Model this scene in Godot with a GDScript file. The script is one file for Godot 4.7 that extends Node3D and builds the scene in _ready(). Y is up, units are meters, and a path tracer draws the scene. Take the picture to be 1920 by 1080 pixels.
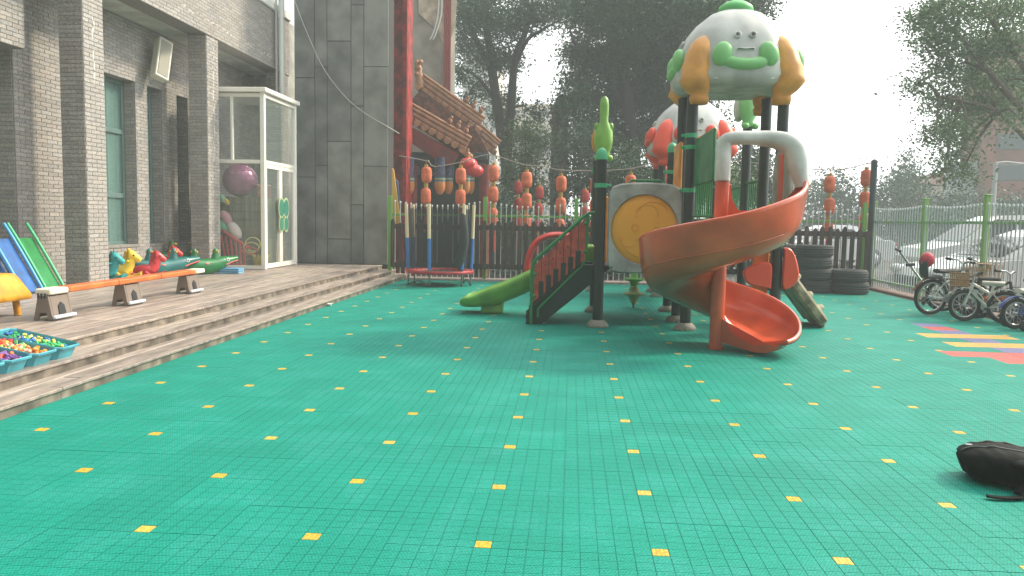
extends Node3D
# A kindergarten yard: green plastic tile floor, wooden terrace and brick building on one side,
# a play set with a spiral slide, fences, lanterns, trees. x right, y up, depth d runs away from the camera (z = -d).

const EYE := Vector3(0, 1.128, 0)
const FOCAL := 1515.476
const DECK := 0.22

var used := {}
var world_at := {}
var T := {}
var mats := {}
var rng := RandomNumberGenerator.new()
var cam_basis := Basis()

func V(x, y, d) -> Vector3: return Vector3(x, y, -d)

# ---------- pixel of the photograph -> point at a depth, or on a level ----------
func ray(px, py) -> Vector3:
	return cam_basis * Vector3((px - 960.0) / FOCAL, -(py - 540.0) / FOCAL, -1.0)
func at(px, py, d) -> Vector3:
	var r = ray(px, py)
	return EYE + r * (d / -r.z)
func level(px, py, y = 0.0) -> Vector3:
	var r = ray(px, py)
	return EYE + r * ((y - EYE.y) / r.y)

# ---------- nodes ----------
func numbered(called: String) -> String:
	var n = used.get(called, 0)
	used[called] = n + 1
	return called if n == 0 else "%s_%03d" % [called, n]
func tag(o, label, category, group = "", kind = ""):
	if label: o.set_meta("label", label)
	if category: o.set_meta("category", category)
	if group: o.set_meta("group", group)
	if kind: o.set_meta("kind", kind)
	return o
# children of a thing made with thing() are given in world coordinates; of one made with local_thing() in its own
func thing(called, label, category, base: Vector3, group = "") -> Node3D:
	var o := Node3D.new()
	o.name = numbered(called)
	add_child(o)
	o.position = base
	world_at[o] = base
	tag(o, label, category, group)
	return o
func local_thing(called, label, category, pos: Vector3, turn = 0.0, group = "") -> Node3D:
	var o := Node3D.new()
	o.name = numbered(called)
	add_child(o)
	o.position = pos
	o.rotation.y = turn
	tag(o, label, category, group)
	return o
func setting(called, base = Vector3.ZERO) -> Node3D:
	var o := Node3D.new()
	o.name = numbered(called)
	add_child(o)
	o.position = base
	world_at[o] = base
	o.set_meta("kind", "structure")
	return o
func put(called, mesh, m, parent) -> MeshInstance3D:
	var o := MeshInstance3D.new()
	o.mesh = mesh
	o.material_override = m
	if parent == self: o.name = numbered(called)
	else: o.name = called
	parent.add_child(o, true)
	if world_at.has(parent): o.position = -world_at[parent]
	return o
func obj(called, s: SurfaceTool, m, parent) -> MeshInstance3D:
	s.generate_normals()
	return put(called, s.commit(), m, parent)
func copy_of(root, pos, turn, label = "", group = ""):
	var r = root.duplicate()
	var base_name = String(root.name)
	r.name = numbered(base_name.trim_suffix("_" + base_name.get_slice("_", base_name.get_slice_count("_") - 1)) if base_name.right(3).is_valid_int() else base_name)
	add_child(r)
	r.position = pos
	r.rotation.y = turn
	if label: r.set_meta("label", label)
	if group: r.set_meta("group", group)
	return r

# ---------- shapes ----------
func S() -> SurfaceTool:
	var s := SurfaceTool.new()
	s.begin(Mesh.PRIMITIVE_TRIANGLES)
	s.set_smooth_group(-1)
	return s
func tri(s, a, b, c):
	s.add_vertex(a); s.add_vertex(c); s.add_vertex(b)
func quad(s, a, b, c, d):          # counter-clockwise seen from outside
	s.add_vertex(a); s.add_vertex(c); s.add_vertex(b)
	s.add_vertex(a); s.add_vertex(d); s.add_vertex(c)
func box(s, c: Vector3, size: Vector3, b := Basis()):
	s.set_smooth_group(-1)
	var h = size * 0.5
	var p = []
	for i in 8:
		p.append(c + b * Vector3(h.x if i & 1 else -h.x, h.y if i & 2 else -h.y, h.z if i & 4 else -h.z))
	quad(s, p[4], p[5], p[7], p[6]); quad(s, p[1], p[0], p[2], p[3])
	quad(s, p[5], p[1], p[3], p[7]); quad(s, p[0], p[4], p[6], p[2])
	quad(s, p[6], p[7], p[3], p[2]); quad(s, p[0], p[1], p[5], p[4])
func span(s, a: Vector3, b: Vector3):   # box between two corners
	box(s, (a + b) * 0.5, (b - a).abs())
func loft(s, rings: Array, caps = true, smooth = true, closed = true):
	var n = rings[0].size()
	s.set_smooth_group(0 if smooth else -1)
	for i in rings.size() - 1:
		var p = rings[i]
		var q = rings[i + 1]
		for j in (n if closed else n - 1):
			var k = (j + 1) % n
			quad(s, p[j], p[k], q[k], q[j])
	if caps:
		s.set_smooth_group(-1)
		for e in [0, rings.size() - 1]:
			var r = rings[e]
			var m = Vector3.ZERO
			for v in r: m += v
			m /= n
			for j in n:
				if e == 0: tri(s, m, r[(j + 1) % n], r[j])
				else: tri(s, m, r[j], r[(j + 1) % n])
func rect_ring(c: Vector3, w, h, ch, b: Basis) -> Array:
	var x = w * 0.5
	var y = h * 0.5
	var out = []
	for p in [[x, -y + ch], [x, y - ch], [x - ch, y], [-x + ch, y], [-x, y - ch], [-x, -y + ch], [-x + ch, -y], [x - ch, -y]]:
		out.append(c + b * Vector3(p[0], p[1], 0))
	return out
func bbox(s, c: Vector3, size: Vector3, bev = 0.006, b := Basis()):   # box with chamfered edges
	var z = size.z * 0.5
	var r = []
	r.append(rect_ring(c + b * Vector3(0, 0, -z), size.x - bev * 2, size.y - bev * 2, bev * 0.5, b))
	r.append(rect_ring(c + b * Vector3(0, 0, -z + bev), size.x, size.y, bev, b))
	r.append(rect_ring(c + b * Vector3(0, 0, z - bev), size.x, size.y, bev, b))
	r.append(rect_ring(c + b * Vector3(0, 0, z), size.x - bev * 2, size.y - bev * 2, bev * 0.5, b))
	loft(s, r, true, false)
func bspan(s, a: Vector3, b: Vector3, bev = 0.006):
	bbox(s, (a + b) * 0.5, (b - a).abs(), bev)
func frame_of(dir: Vector3, up := Vector3.UP) -> Basis:   # z along dir
	var z = dir.normalized()
	var u = up if absf(z.dot(up)) < 0.98 else Vector3.RIGHT
	var x = u.cross(z).normalized()
	return Basis(x, z.cross(x), z)
func bar(s, a: Vector3, b: Vector3, w, h, bev = 0.004, up := Vector3.UP):
	bbox(s, (a + b) * 0.5, Vector3(w, h, a.distance_to(b)), bev, frame_of(b - a, up))
func ring_at(c, b: Basis, rx, ry, seg) -> Array:
	var out = []
	for j in seg:
		var f = TAU * j / seg
		out.append(c + b * Vector3(cos(f) * rx, sin(f) * ry, 0))
	return out
func tube(s, pts: Array, rad, seg = 8, caps = true):
	var rings = []
	var up = Vector3.UP
	var d0 = (pts[1] - pts[0]).normalized()
	if absf(d0.y) > 0.9: up = Vector3.RIGHT
	var x = up.cross(d0).normalized()
	for i in pts.size():
		var d = (pts[mini(i + 1, pts.size() - 1)] - pts[maxi(i - 1, 0)]).normalized()
		x = (x - d * x.dot(d)).normalized()
		var r = rad[i] if rad is Array else rad
		rings.append(ring_at(pts[i], Basis(x, d.cross(x), d), r, r, seg))
	loft(s, rings, caps)
func lathe(s, prof: Array, seg = 20, xf := Transform3D(), caps = true):
	var rings = []
	for p in prof:
		var r = []
		for j in seg:
			var f = TAU * j / seg
			r.append(xf * Vector3(sin(f) * p[0], p[1], cos(f) * p[0]))
		rings.append(r)
	loft(s, rings, caps)
func ell(s, c: Vector3, r: Vector3, b := Basis(), seg = 14, rows = 9):
	var rings = []
	for i in rows + 1:
		var t = PI * (i / float(rows)) - PI / 2
		var e = maxf(cos(t), 0.02)
		var ring = []
		for j in seg:
			var f = TAU * j / seg
			ring.append(c + b * Vector3(sin(f) * e * r.x, sin(t) * r.y, cos(f) * e * r.z))
		rings.append(ring)
	loft(s, rings, true)
func prism(s, poly: Array, xf: Transform3D, depth, bev = 0.0, smooth = false):   # outline in x,y pushed along z
	var pv := PackedVector2Array()
	for p in poly: pv.append(Vector2(p[0], p[1]))
	if Geometry2D.is_polygon_clockwise(pv): pv.reverse()
	var m = Vector2.ZERO
	for p in pv: m += p
	m /= pv.size()
	var z = depth * 0.5
	var rings = []
	var levels = [[-z, 1.0], [z, 1.0]] if bev <= 0 else [[-z, 0.0], [-z + bev, 1.0], [z - bev, 1.0], [z, 0.0]]
	for l in levels:
		var ring = []
		for p in pv:
			var q = p if l[1] == 1.0 else p + (m - p).normalized() * bev
			ring.append(xf * Vector3(q.x, q.y, l[0]))
		rings.append(ring)
	loft(s, rings, false, smooth)
	s.set_smooth_group(-1)
	var idx = Geometry2D.triangulate_polygon(pv)
	var last = rings.size() - 1
	for i in range(0, idx.size(), 3):
		var a = idx[i]
		var b = idx[i + 1]
		var c = idx[i + 2]
		if (pv[b] - pv[a]).cross(pv[c] - pv[a]) < 0:
			var t = b; b = c; c = t
		tri(s, rings[last][a], rings[last][b], rings[last][c])
		tri(s, rings[0][a], rings[0][c], rings[0][b])
func spline(pts: Array, n: int) -> Array:      # Catmull-Rom through the points (floats or vectors)
	var out = []
	var m = pts.size() - 1
	for i in n + 1:
		var t = float(i) / n * m
		var k = mini(int(t), m - 1)
		var f = t - k
		var p0 = pts[maxi(k - 1, 0)]
		var p1 = pts[k]
		var p2 = pts[k + 1]
		var p3 = pts[mini(k + 2, m)]
		out.append((p1 * 2.0 + (p2 - p0) * f + (p0 * 2.0 - p1 * 5.0 + p2 * 4.0 - p3) * f * f + (p1 * 3.0 - p0 - p2 * 3.0 + p3) * f * f * f) * 0.5)
	return out

# ---------- textures and materials ----------
func noise_image(size, freq, octaves, low, high, sd, stretch = 1.0, sharp = 1.0) -> Image:
	var n := FastNoiseLite.new()
	n.seed = sd
	n.noise_type = FastNoiseLite.TYPE_SIMPLEX_SMOOTH
	n.frequency = freq
	n.fractal_octaves = octaves
	var g = n.get_seamless_image(size, int(size * stretch))
	if stretch != 1.0: g.resize(size, size, Image.INTERPOLATE_LANCZOS)
	g.convert(Image.FORMAT_L8)
	var data = g.get_data()
	var lut := PackedByteArray()
	lut.resize(256)
	for i in 256:
		lut[i] = int(clampf(lerpf(low, high, pow(i / 255.0, sharp)), 0, 1) * 255)
	for i in data.size(): data[i] = lut[data[i]]
	return Image.create_from_data(size, size, false, Image.FORMAT_L8, data)
func make_textures():
	T.mottle = ImageTexture.create_from_image(noise_image(256, 0.012, 5, 0.72, 1.05, 3))
	T.blotch = ImageTexture.create_from_image(noise_image(512, 0.008, 6, 0.42, 1.12, 11))
	T.stain = ImageTexture.create_from_image(noise_image(512, 0.007, 7, 0.74, 1.1, 13))
	T.fine = ImageTexture.create_from_image(noise_image(256, 0.06, 4, 0.74, 1.06, 5))
	T.streak = ImageTexture.create_from_image(noise_image(512, 0.035, 5, 0.5, 1.12, 7, 0.07))
	T.deck = ImageTexture.create_from_image(noise_image(512, 0.03, 5, 0.70, 1.08, 9, 0.12))
	T.rain = ImageTexture.create_from_image(noise_image(512, 0.02, 5, 0.55, 1.1, 19, 8.0))
	var bump = noise_image(256, 0.05, 5, 0.0, 1.0, 23)
	bump.convert(Image.FORMAT_RGBA8)
	bump.bump_map_to_normal_map(3.0)
	T.bump = ImageTexture.create_from_image(bump)
	# the open lattice of the plastic floor tiles: small bars with holes between, dust lying in it
	var size = 1024
	var dust = noise_image(size, 0.006, 6, 0.0, 1.0, 31)
	var fine = noise_image(size, 0.16, 2, 0.0, 1.0, 37)
	var dd = dust.get_data()
	var fd = fine.get_data()
	var out := PackedByteArray()
	out.resize(size * size * 3)
	var cell = size / 200.0          # 200 bars in 2.44 m
	var k = 0
	for y in size:
		var hy = absf(fmod(y / cell, 1.0) - 0.5) * 2.0
		for x in size:
			var hx = absf(fmod(x / cell + (0.5 if int(y / cell) & 1 else 0.0), 1.0) - 0.5) * 2.0
			var hole = clampf((hx * hy - 0.22) * 3.0, 0.0, 1.0)
			var f = fd[k] / 255.0
			var t = dd[k] / 255.0
			var d = clampf((t - 0.52) * 1.4, 0.0, 0.3) * (0.5 + f)
			var v = (1.0 - 0.46 * hole) * (0.84 + 0.26 * f) * (0.95 + 0.06 * t)
			out[k * 3] = int(clampf(0.05 * v + d * 0.22, 0, 1) * 255)
			out[k * 3 + 1] = int(clampf(0.63 * v + d * 0.02, 0, 1) * 255)
			out[k * 3 + 2] = int(clampf(0.55 * v + d * 0.06, 0, 1) * 255)
			k += 1
	# scuff marks: short pale and dark strokes
	var r := RandomNumberGenerator.new()
	r.seed = 12
	for i in 260:
		var x = r.randf() * size
		var y = r.randf() * size
		var an = r.randf() * TAU
		var ln = r.randf_range(8, 60)
		var tone = r.randf_range(-0.22, 0.3)
		for q in int(ln):
			an += r.randf_range(-0.04, 0.04)
			x += cos(an)
			y += sin(an)
			if r.randf() < 0.35: continue
			var o = (posmod(int(y), size) * size + posmod(int(x), size)) * 3
			for ch in 3: out[o + ch] = clampi(int(out[o + ch] + tone * [90, 60, 70][ch]), 0, 255)
	T.lattice = ImageTexture.create_from_image(Image.create_from_data(size, size, false, Image.FORMAT_RGB8, out))
	# foliage-coloured relief etc. use plain colours
func C(r, g, b) -> Color: return Color(r / 255.0, g / 255.0, b / 255.0)
func M(key, color := Color.WHITE, rough = 0.6, tex = "", scale = 1.0, more := {}) -> StandardMaterial3D:
	if mats.has(key): return mats[key]
	var m := StandardMaterial3D.new()
	m.resource_name = key
	m.albedo_color = color
	m.roughness = rough
	if tex:
		m.albedo_texture = T[tex]
		m.uv1_triplanar = true
		m.uv1_world_triplanar = true
		m.uv1_scale = Vector3.ONE * scale if not scale is Vector3 else scale
	if more.get("bump"):
		m.normal_enabled = true
		m.normal_texture = T.bump
		m.normal_scale = more.bump
		if not tex:
			m.uv1_triplanar = true
			m.uv1_world_triplanar = true
			m.uv1_scale = Vector3.ONE * 2.0
	if more.get("metal"): m.metallic = more.metal
	if more.get("coat"):
		m.clearcoat_enabled = true
		m.clearcoat = more.coat
		m.clearcoat_roughness = 0.15
	if more.get("vertex"): m.vertex_color_use_as_albedo = true
	if more.get("alpha"):
		m.transparency = BaseMaterial3D.TRANSPARENCY_ALPHA
		m.albedo_color.a = more.alpha
	if more.get("back"):
		m.backlight_enabled = true
		m.backlight = more.back
	mats[key] = m
	return m

func _ready():
	rng.seed = 7
	# ---- camera ----
	var yaw := -0.0720
	var pitch := 0.0846
	var roll := -0.0169
	cam_basis = Basis(Vector3.UP, -yaw) * Basis(Vector3.RIGHT, -pitch) * Basis(Vector3.BACK, -roll)
	var cam := Camera3D.new()
	cam.name = "camera"
	cam.transform = Transform3D(cam_basis, EYE)
	cam.fov = rad_to_deg(2.0 * atan(540.0 / FOCAL))
	cam.near = 0.05
	cam.far = 600.0
	add_child(cam)
	cam.current = true
	# ---- sky, exposure, sun ----
	var toward = Vector3(0.68, 0.62, -0.40).normalized()
	var env := Environment.new()
	env.background_mode = Environment.BG_SKY
	var sky := Sky.new()
	var pano := PanoramaSkyMaterial.new()
	pano.panorama = sky_image(toward)
	sky.sky_material = pano
	env.sky = sky
	env.background_energy_multiplier = 1.0
	env.tonemap_mode = Environment.TONE_MAPPER_LINEAR
	env.tonemap_exposure = 1.0
	env.sdfgi_enabled = true
	env.ssao_enabled = true
	env.ssil_enabled = true
	env.fog_enabled = true
	env.fog_density = 0.0065
	env.fog_light_color = Color(0.9, 0.96, 0.96)
	var we := WorldEnvironment.new()
	we.name = "environment"
	we.environment = env
	add_child(we)
	var sun := DirectionalLight3D.new()
	sun.name = "sun"
	sun.light_energy = 1.6
	sun.light_angular_distance = 8.0
	sun.light_color = Color(1.0, 0.93, 0.82)
	sun.shadow_enabled = true
	sun.transform = Transform3D(Basis.looking_at(-toward), Vector3(0, 30, 0))
	add_child(sun)
	make_textures()
	build_ground()
	build_floor()
	build_terrace()
	build_building()
	build_porch()
	build_concrete()
	build_playset()
	build_fences()
	build_gate()
	build_lanterns()
	build_trees()
	build_far()
	build_yard_things()
	build_terrace_toys()
	build_bikes()
	build_cars()

func sky_image(toward: Vector3) -> ImageTexture:
	# thin bright cloud: white and brightest round the hidden sun, greyer blue away from it and overhead
	var w = 256
	var h = 128
	var img := Image.create(w, h, false, Image.FORMAT_RGBF)
	for y in h:
		for x in w:
			var a = (x + 0.5) / w * TAU - PI
			var e = PI / 2 - (y + 0.5) / h * PI
			var dir = Vector3(-sin(a) * cos(e), sin(e), cos(a) * cos(e))
			var g = maxf(dir.dot(toward), -0.2)
			var near = pow(clampf((g + 0.2) / 1.2, 0, 1), 2.4)
			var c = Color(0.76, 0.88, 1.0) * 0.4
			c = c.lerp(Color(1.0, 0.98, 0.95) * 5.0, near)
			var low = 1.0 - clampf(e / 1.0, 0, 1)
			var side = 0.5 + 0.5 * Vector2(dir.x, dir.z).normalized().dot(Vector2(toward.x, toward.z).normalized())
			c = c.lerp(Color(1.0, 1.0, 1.0) * (0.25 + 4.4 * side * side), 0.62 * low)
			if e < 0: c = c.lerp(Color(0.25, 0.26, 0.26), clampf(-e * 6.0, 0, 1))
			img.set_pixel(x, y, c)
	return ImageTexture.create_from_image(img)

func build_ground():
	var g = setting("ground")
	var s = S()
	quad(s, V(-60, -0.32, -12), V(60, -0.32, -12), V(60, -0.32, 105), V(-60, -0.32, 105))
	obj("paving_sheet", s, M("asphalt", C(112, 112, 108), 0.9, "blotch", 0.12), g)
	s = S()                                            # the raised yard the tiles lie on
	span(s, V(-7.5, -0.30, -3.0), V(5.55, -0.012, 15.6))
	obj("yard_slab", s, M("slab", C(120, 116, 110), 0.9, "mottle", 0.5), g)
	s = S()
	bspan(s, V(5.30, -0.30, -1.0), V(5.56, 0.03, 15.0), 0.012)
	obj("kerb", s, M("kerb_red", C(134, 112, 102), 0.85, "fine", 0.7), g)
	s = S()
	bspan(s, V(-3.02, -0.30, 14.72), V(5.28, 0.025, 15.0), 0.01)
	obj("kerb", s, M("kerb_grey", C(168, 158, 150), 0.85, "fine", 0.7), g)

func tile_mesh(hole: bool) -> ArrayMesh:
	# one tile: five by five pads with grooves between them, a base sheet below; corner at the origin, running +x and -z
	var s = S()
	var n = 5
	var c = 0.061
	var g = 0.0010
	for i in n:
		for j in n:
			if hole and i == 0 and j == 0: continue
			var a = c * i + g + (0.0003 if i == 0 else 0.0)
			var b = c * (i + 1) - g - (0.0003 if i == n - 1 else 0.0)
			var e = c * j + g + (0.0003 if j == 0 else 0.0)
			var f = c * (j + 1) - g - (0.0003 if j == n - 1 else 0.0)
			var y = -0.0026
			quad(s, V(a, 0, e), V(b, 0, e), V(b, 0, f), V(a, 0, f))
			quad(s, V(a, y, e), V(b, y, e), V(b, 0, e), V(a, 0, e))
			quad(s, V(b, y, f), V(a, y, f), V(a, 0, f), V(b, 0, f))
			quad(s, V(b, y, e), V(b, y, f), V(b, 0, f), V(b, 0, e))
			quad(s, V(a, y, f), V(a, y, e), V(a, 0, e), V(a, 0, f))
	quad(s, V(0.0, -0.0026, 0.0), V(0.305, -0.0026, 0.0), V(0.305, -0.0026, 0.305), V(0.0, -0.0026, 0.305))
	s.generate_normals()
	return s.commit()

func build_floor():
	var floor_node = setting("playground_floor")
	var plain = tile_mesh(false)
	var holed = tile_mesh(true)
	var x0 = -0.4604 * 0.61 - 0.0305
	var d0 = 4.4498 * 0.61 - 0.0305
	var n := FastNoiseLite.new()
	n.seed = 4
	n.frequency = 0.35
	var tints = []
	for k in 5:
		var m = M("tile_%d" % k, Color(0.95 + 0.012 * k, 0.95 + 0.012 * k, 0.95 + 0.012 * k), 0.62, "lattice", 1.0 / 2.44)
		m.metallic_specular = 0.3
		tints.append(m)
	var coloured = {}
	for t in [[14, 22, "v"], [14, 21, "r"], [14, 20, "v"], [13, 19, "y"], [14, 19, "y"], [15, 19, "y"], [14, 18, "v"], [13, 17, "y"], [14, 17, "y"], [15, 17, "y"], [14, 16, "v"], [12, 15, "r"], [13, 15, "r"], [14, 15, "r"], [13, 14, "r"], [14, 14, "r"]]:
		coloured[Vector2i(t[0], t[1])] = t[2]
	var cm = {"v": M("tile_violet", C(112, 116, 166), 0.55, "fine", 2.0), "r": M("tile_red", C(204, 84, 74), 0.55, "fine", 2.0), "y": M("tile_yellow", C(222, 172, 74), 0.55, "fine", 2.0)}
	var cells = []
	for i in range(-10, 19):
		for j in range(-6, 40):
			var p = V(x0 + i * 0.305, 0, d0 + j * 0.305)
			if p.x < -3.30 or p.x > 5.02 or -p.z > 14.5: continue
			var v = cam_basis.inverse() * (p + V(0.15, 0, 0.15) - EYE)
			var px = v.x / -v.z * FOCAL
			var py = v.y / -v.z * FOCAL
			var seen = v.z < 0 and absf(px) < 1010 and py > -600
			cells.append([(0.0 if seen else 1e6) + v.length(), i, j, p])
	cells.sort_custom(func(a, b): return a[0] < b[0])
	var rest = []
	var kinds = {}
	for q in cells.size():
		var c = cells[q]
		var key = Vector2i(c[1], c[2])
		var dot = posmod(c[1], 2) == 0 and posmod(c[2], 2) == 0 and not coloured.has(key)
		var tone = clampi(int(2.5 + n.get_noise_2d(c[1], c[2]) * 3.0 + rng.randf_range(-1.1, 1.1)), 0, 4)
		if q < 280 or coloured.has(key):
			var o = put("tile", holed if dot else plain, cm[coloured[key]] if coloured.has(key) else tints[tone], floor_node)
			o.position = c[3] + Vector3(0, rng.randf_range(-0.0006, 0.0006), 0)
		else:
			rest.append([c[3], tone, dot])
	for variant in 2:
		for tone in 5:
			var list = rest.filter(func(r): return r[1] == tone and r[2] == (variant == 1))
			if list.is_empty(): continue
			var mm := MultiMesh.new()
			mm.transform_format = MultiMesh.TRANSFORM_3D
			mm.mesh = holed if variant else plain
			mm.instance_count = list.size()
			for i in list.size():
				mm.set_instance_transform(i, Transform3D(Basis(), list[i][0]))
			var mi := MultiMeshInstance3D.new()
			mi.multimesh = mm
			mi.material_override = tints[tone]
			mi.name = "far_tiles"
			floor_node.add_child(mi, true)
			mi.set_meta("kind", "stuff")
	# yellow inserts at every second tile corner
	var s = S()
	var g = 0.003
	for a in 4:
		for b in 4:
			span(s, V(g + a * 0.0142, -0.006, g + b * 0.0142), V(g + a * 0.0142 + 0.0128, 0.0, g + b * 0.0142 + 0.0128))
	span(s, V(g, -0.0066, g), V(0.061 - g, -0.002, 0.061 - g))
	s.generate_normals()
	var ins = s.commit()
	var ym = [M("insert_a", C(224, 186, 52), 0.55, "fine", 3.0), M("insert_b", C(216, 182, 62), 0.6, "fine", 3.0), M("insert_c", C(222, 192, 84), 0.6, "fine", 3.0)]
	for c in cells:
		if posmod(c[1], 2) == 0 and posmod(c[2], 2) == 0 and not coloured.has(Vector2i(c[1], c[2])) and c[2] > -3:
			var o = put("dot_insert", ins, ym[rng.randi() % 3], floor_node)
			o.position = c[3]

func build_terrace():
	var t = setting("terrace")
	var wood = []
	var tones = [C(172, 157, 146), C(182, 168, 156), C(160, 148, 139), C(176, 164, 154), C(152, 142, 134)]
	for k in 5:
		wood.append(M("deck_wood_%d" % k, tones[k], 0.42, "deck", 0.9, {"bump": 0.15}))
	# body under the planks
	var s = S()
	span(s, V(-7.4, -0.3, -2.0), V(-3.10, 0.045, 15.2))
	span(s, V(-7.4, 0.045, -2.0), V(-3.37, 0.118, 15.2))
	span(s, V(-7.4, 0.118, -2.0), V(-3.63, 0.194, 15.2))
	obj("substructure", s, M("terrace_core", C(66, 60, 54), 0.9, "mottle", 1.0), t)
	# planks: treads and deck run along the steps
	var rows = [[-3.175, 0.07, 0.135], [-3.31, 0.07, 0.125], [-3.445, 0.145, 0.135], [-3.58, 0.145, 0.125]]
	var x = -3.685
	while x > -6.55:
		rows.append([x - 0.0, DECK, 0.147])
		x -= 0.152
	for r in rows:
		var d = -1.5 + rng.randf() * 1.6
		var first = true
		while d < 15.2:
			var l = rng.randf_range(1.8, 3.1)
			var e = minf(d + l, 15.2)
			if e > 3.2:
				var a = maxf(d, -1.5)
				s = S()
				bspan(s, V(r[0] - r[2] * 0.5, r[1] - 0.024, a + 0.003), V(r[0] + r[2] * 0.5, r[1] + rng.randf_range(-0.0015, 0.0015), e - 0.003), 0.004)
				obj("plank", s, wood[rng.randi() % 5], t)
			d = e
	# nosing strips and riser boards, piece by piece
	for st in [[-3.05, 0.0, 0.07], [-3.325, 0.07, 0.145], [-3.59, 0.145, DECK]]:
		var d = -1.5
		while d < 15.2:
			var e = minf(d + rng.randf_range(1.5, 2.4), 15.2)
			if e > 3.0:
				s = S()
				bspan(s, V(st[0] - 0.075, st[2] - 0.02, d + 0.002), V(st[0] + 0.008, st[2] + 0.001, e - 0.002), 0.004)
				obj("nosing", s, wood[rng.randi() % 3], t)
				s = S()
				span(s, V(st[0] - 0.03, st[1] - 0.002, d + 0.002), V(st[0] - 0.006, st[2] - 0.021, e - 0.002))
				obj("riser_board", s, M("riser_%d" % (rng.randi() % 2), [C(150, 140, 126), C(138, 126, 114)][rng.randi() % 2], 0.7, "blotch", 0.9), t)
			d = e

var brick_mats = []
var brick_unit: ArrayMesh

func free_runs(w, v0, v1, holes) -> Array:
	var runs = [[0.0, w]]
	for h in holes:
		if h.position.y < v1 - 0.004 and h.end.y > v0 + 0.004:
			var out = []
			for r in runs:
				if h.end.x <= r[0] or h.position.x >= r[1]:
					out.append(r)
				else:
					if h.position.x > r[0] + 0.02: out.append([r[0], h.position.x])
					if h.end.x < r[1] - 0.02: out.append([h.end.x, r[1]])
			runs = out
	return runs
# lays bricks on a face: O lower corner, U along, N outward. Returns [centre, width, height] per brick
func lay(O: Vector3, U: Vector3, N: Vector3, w, h, holes, each: Callable):
	var course = 0.05
	var bl = 0.2
	var v = 0.0
	var row = 0
	while v < h - 0.012:
		var ht = minf(course, h - v)
		for r in free_runs(w, v, v + ht, holes):
			var u = r[0] - (fmod(r[0], bl) if row % 2 == 0 else fmod(r[0] + bl * 0.5, bl))
			while u < r[1] - 0.004:
				var a = maxf(u, r[0])
				var b = minf(u + bl, r[1])
				if b - a > 0.012:
					each.call(O + U * ((a + b) * 0.5) + Vector3.UP * (v + ht * 0.5), b - a - 0.009, ht - 0.008)
				u += bl
		v += course
		row += 1
func brick_tone() -> Color:
	var k = rng.randf_range(0.84, 1.14)
	var w = rng.randf_range(-0.012, 0.014)
	return Color((0.41 + w) * k, 0.39 * k, (0.365 - w) * k)
func face_bulk(s, O, U, N, w, h, holes = []):
	lay(O, U, N, w, h, holes, func(c, bw, bh):
		s.set_color(brick_tone())
		var o = N * rng.randf_range(0.0045, 0.007)
		var x = U * bw * 0.5
		var y = Vector3.UP * bh * 0.5
		var f = [c - x - y + o, c + x - y + o, c + x + y + o, c - x + y + o]
		var b = [c - x - y, c + x - y, c + x + y, c - x + y]
		quad(s, f[0], f[1], f[2], f[3])
		for k in 4: quad(s, b[k], b[(k + 1) % 4], f[(k + 1) % 4], f[k]))
func face_single(part, O, U, N, w, h, holes = []):
	lay(O, U, N, w, h, holes, func(c, bw, bh):
		var o = put("brick", brick_unit, brick_mats[rng.randi() % 7], part)
		o.transform = Transform3D(Basis(U * bw, Vector3.UP * bh, N * rng.randf_range(0.011, 0.014)), c))

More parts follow.
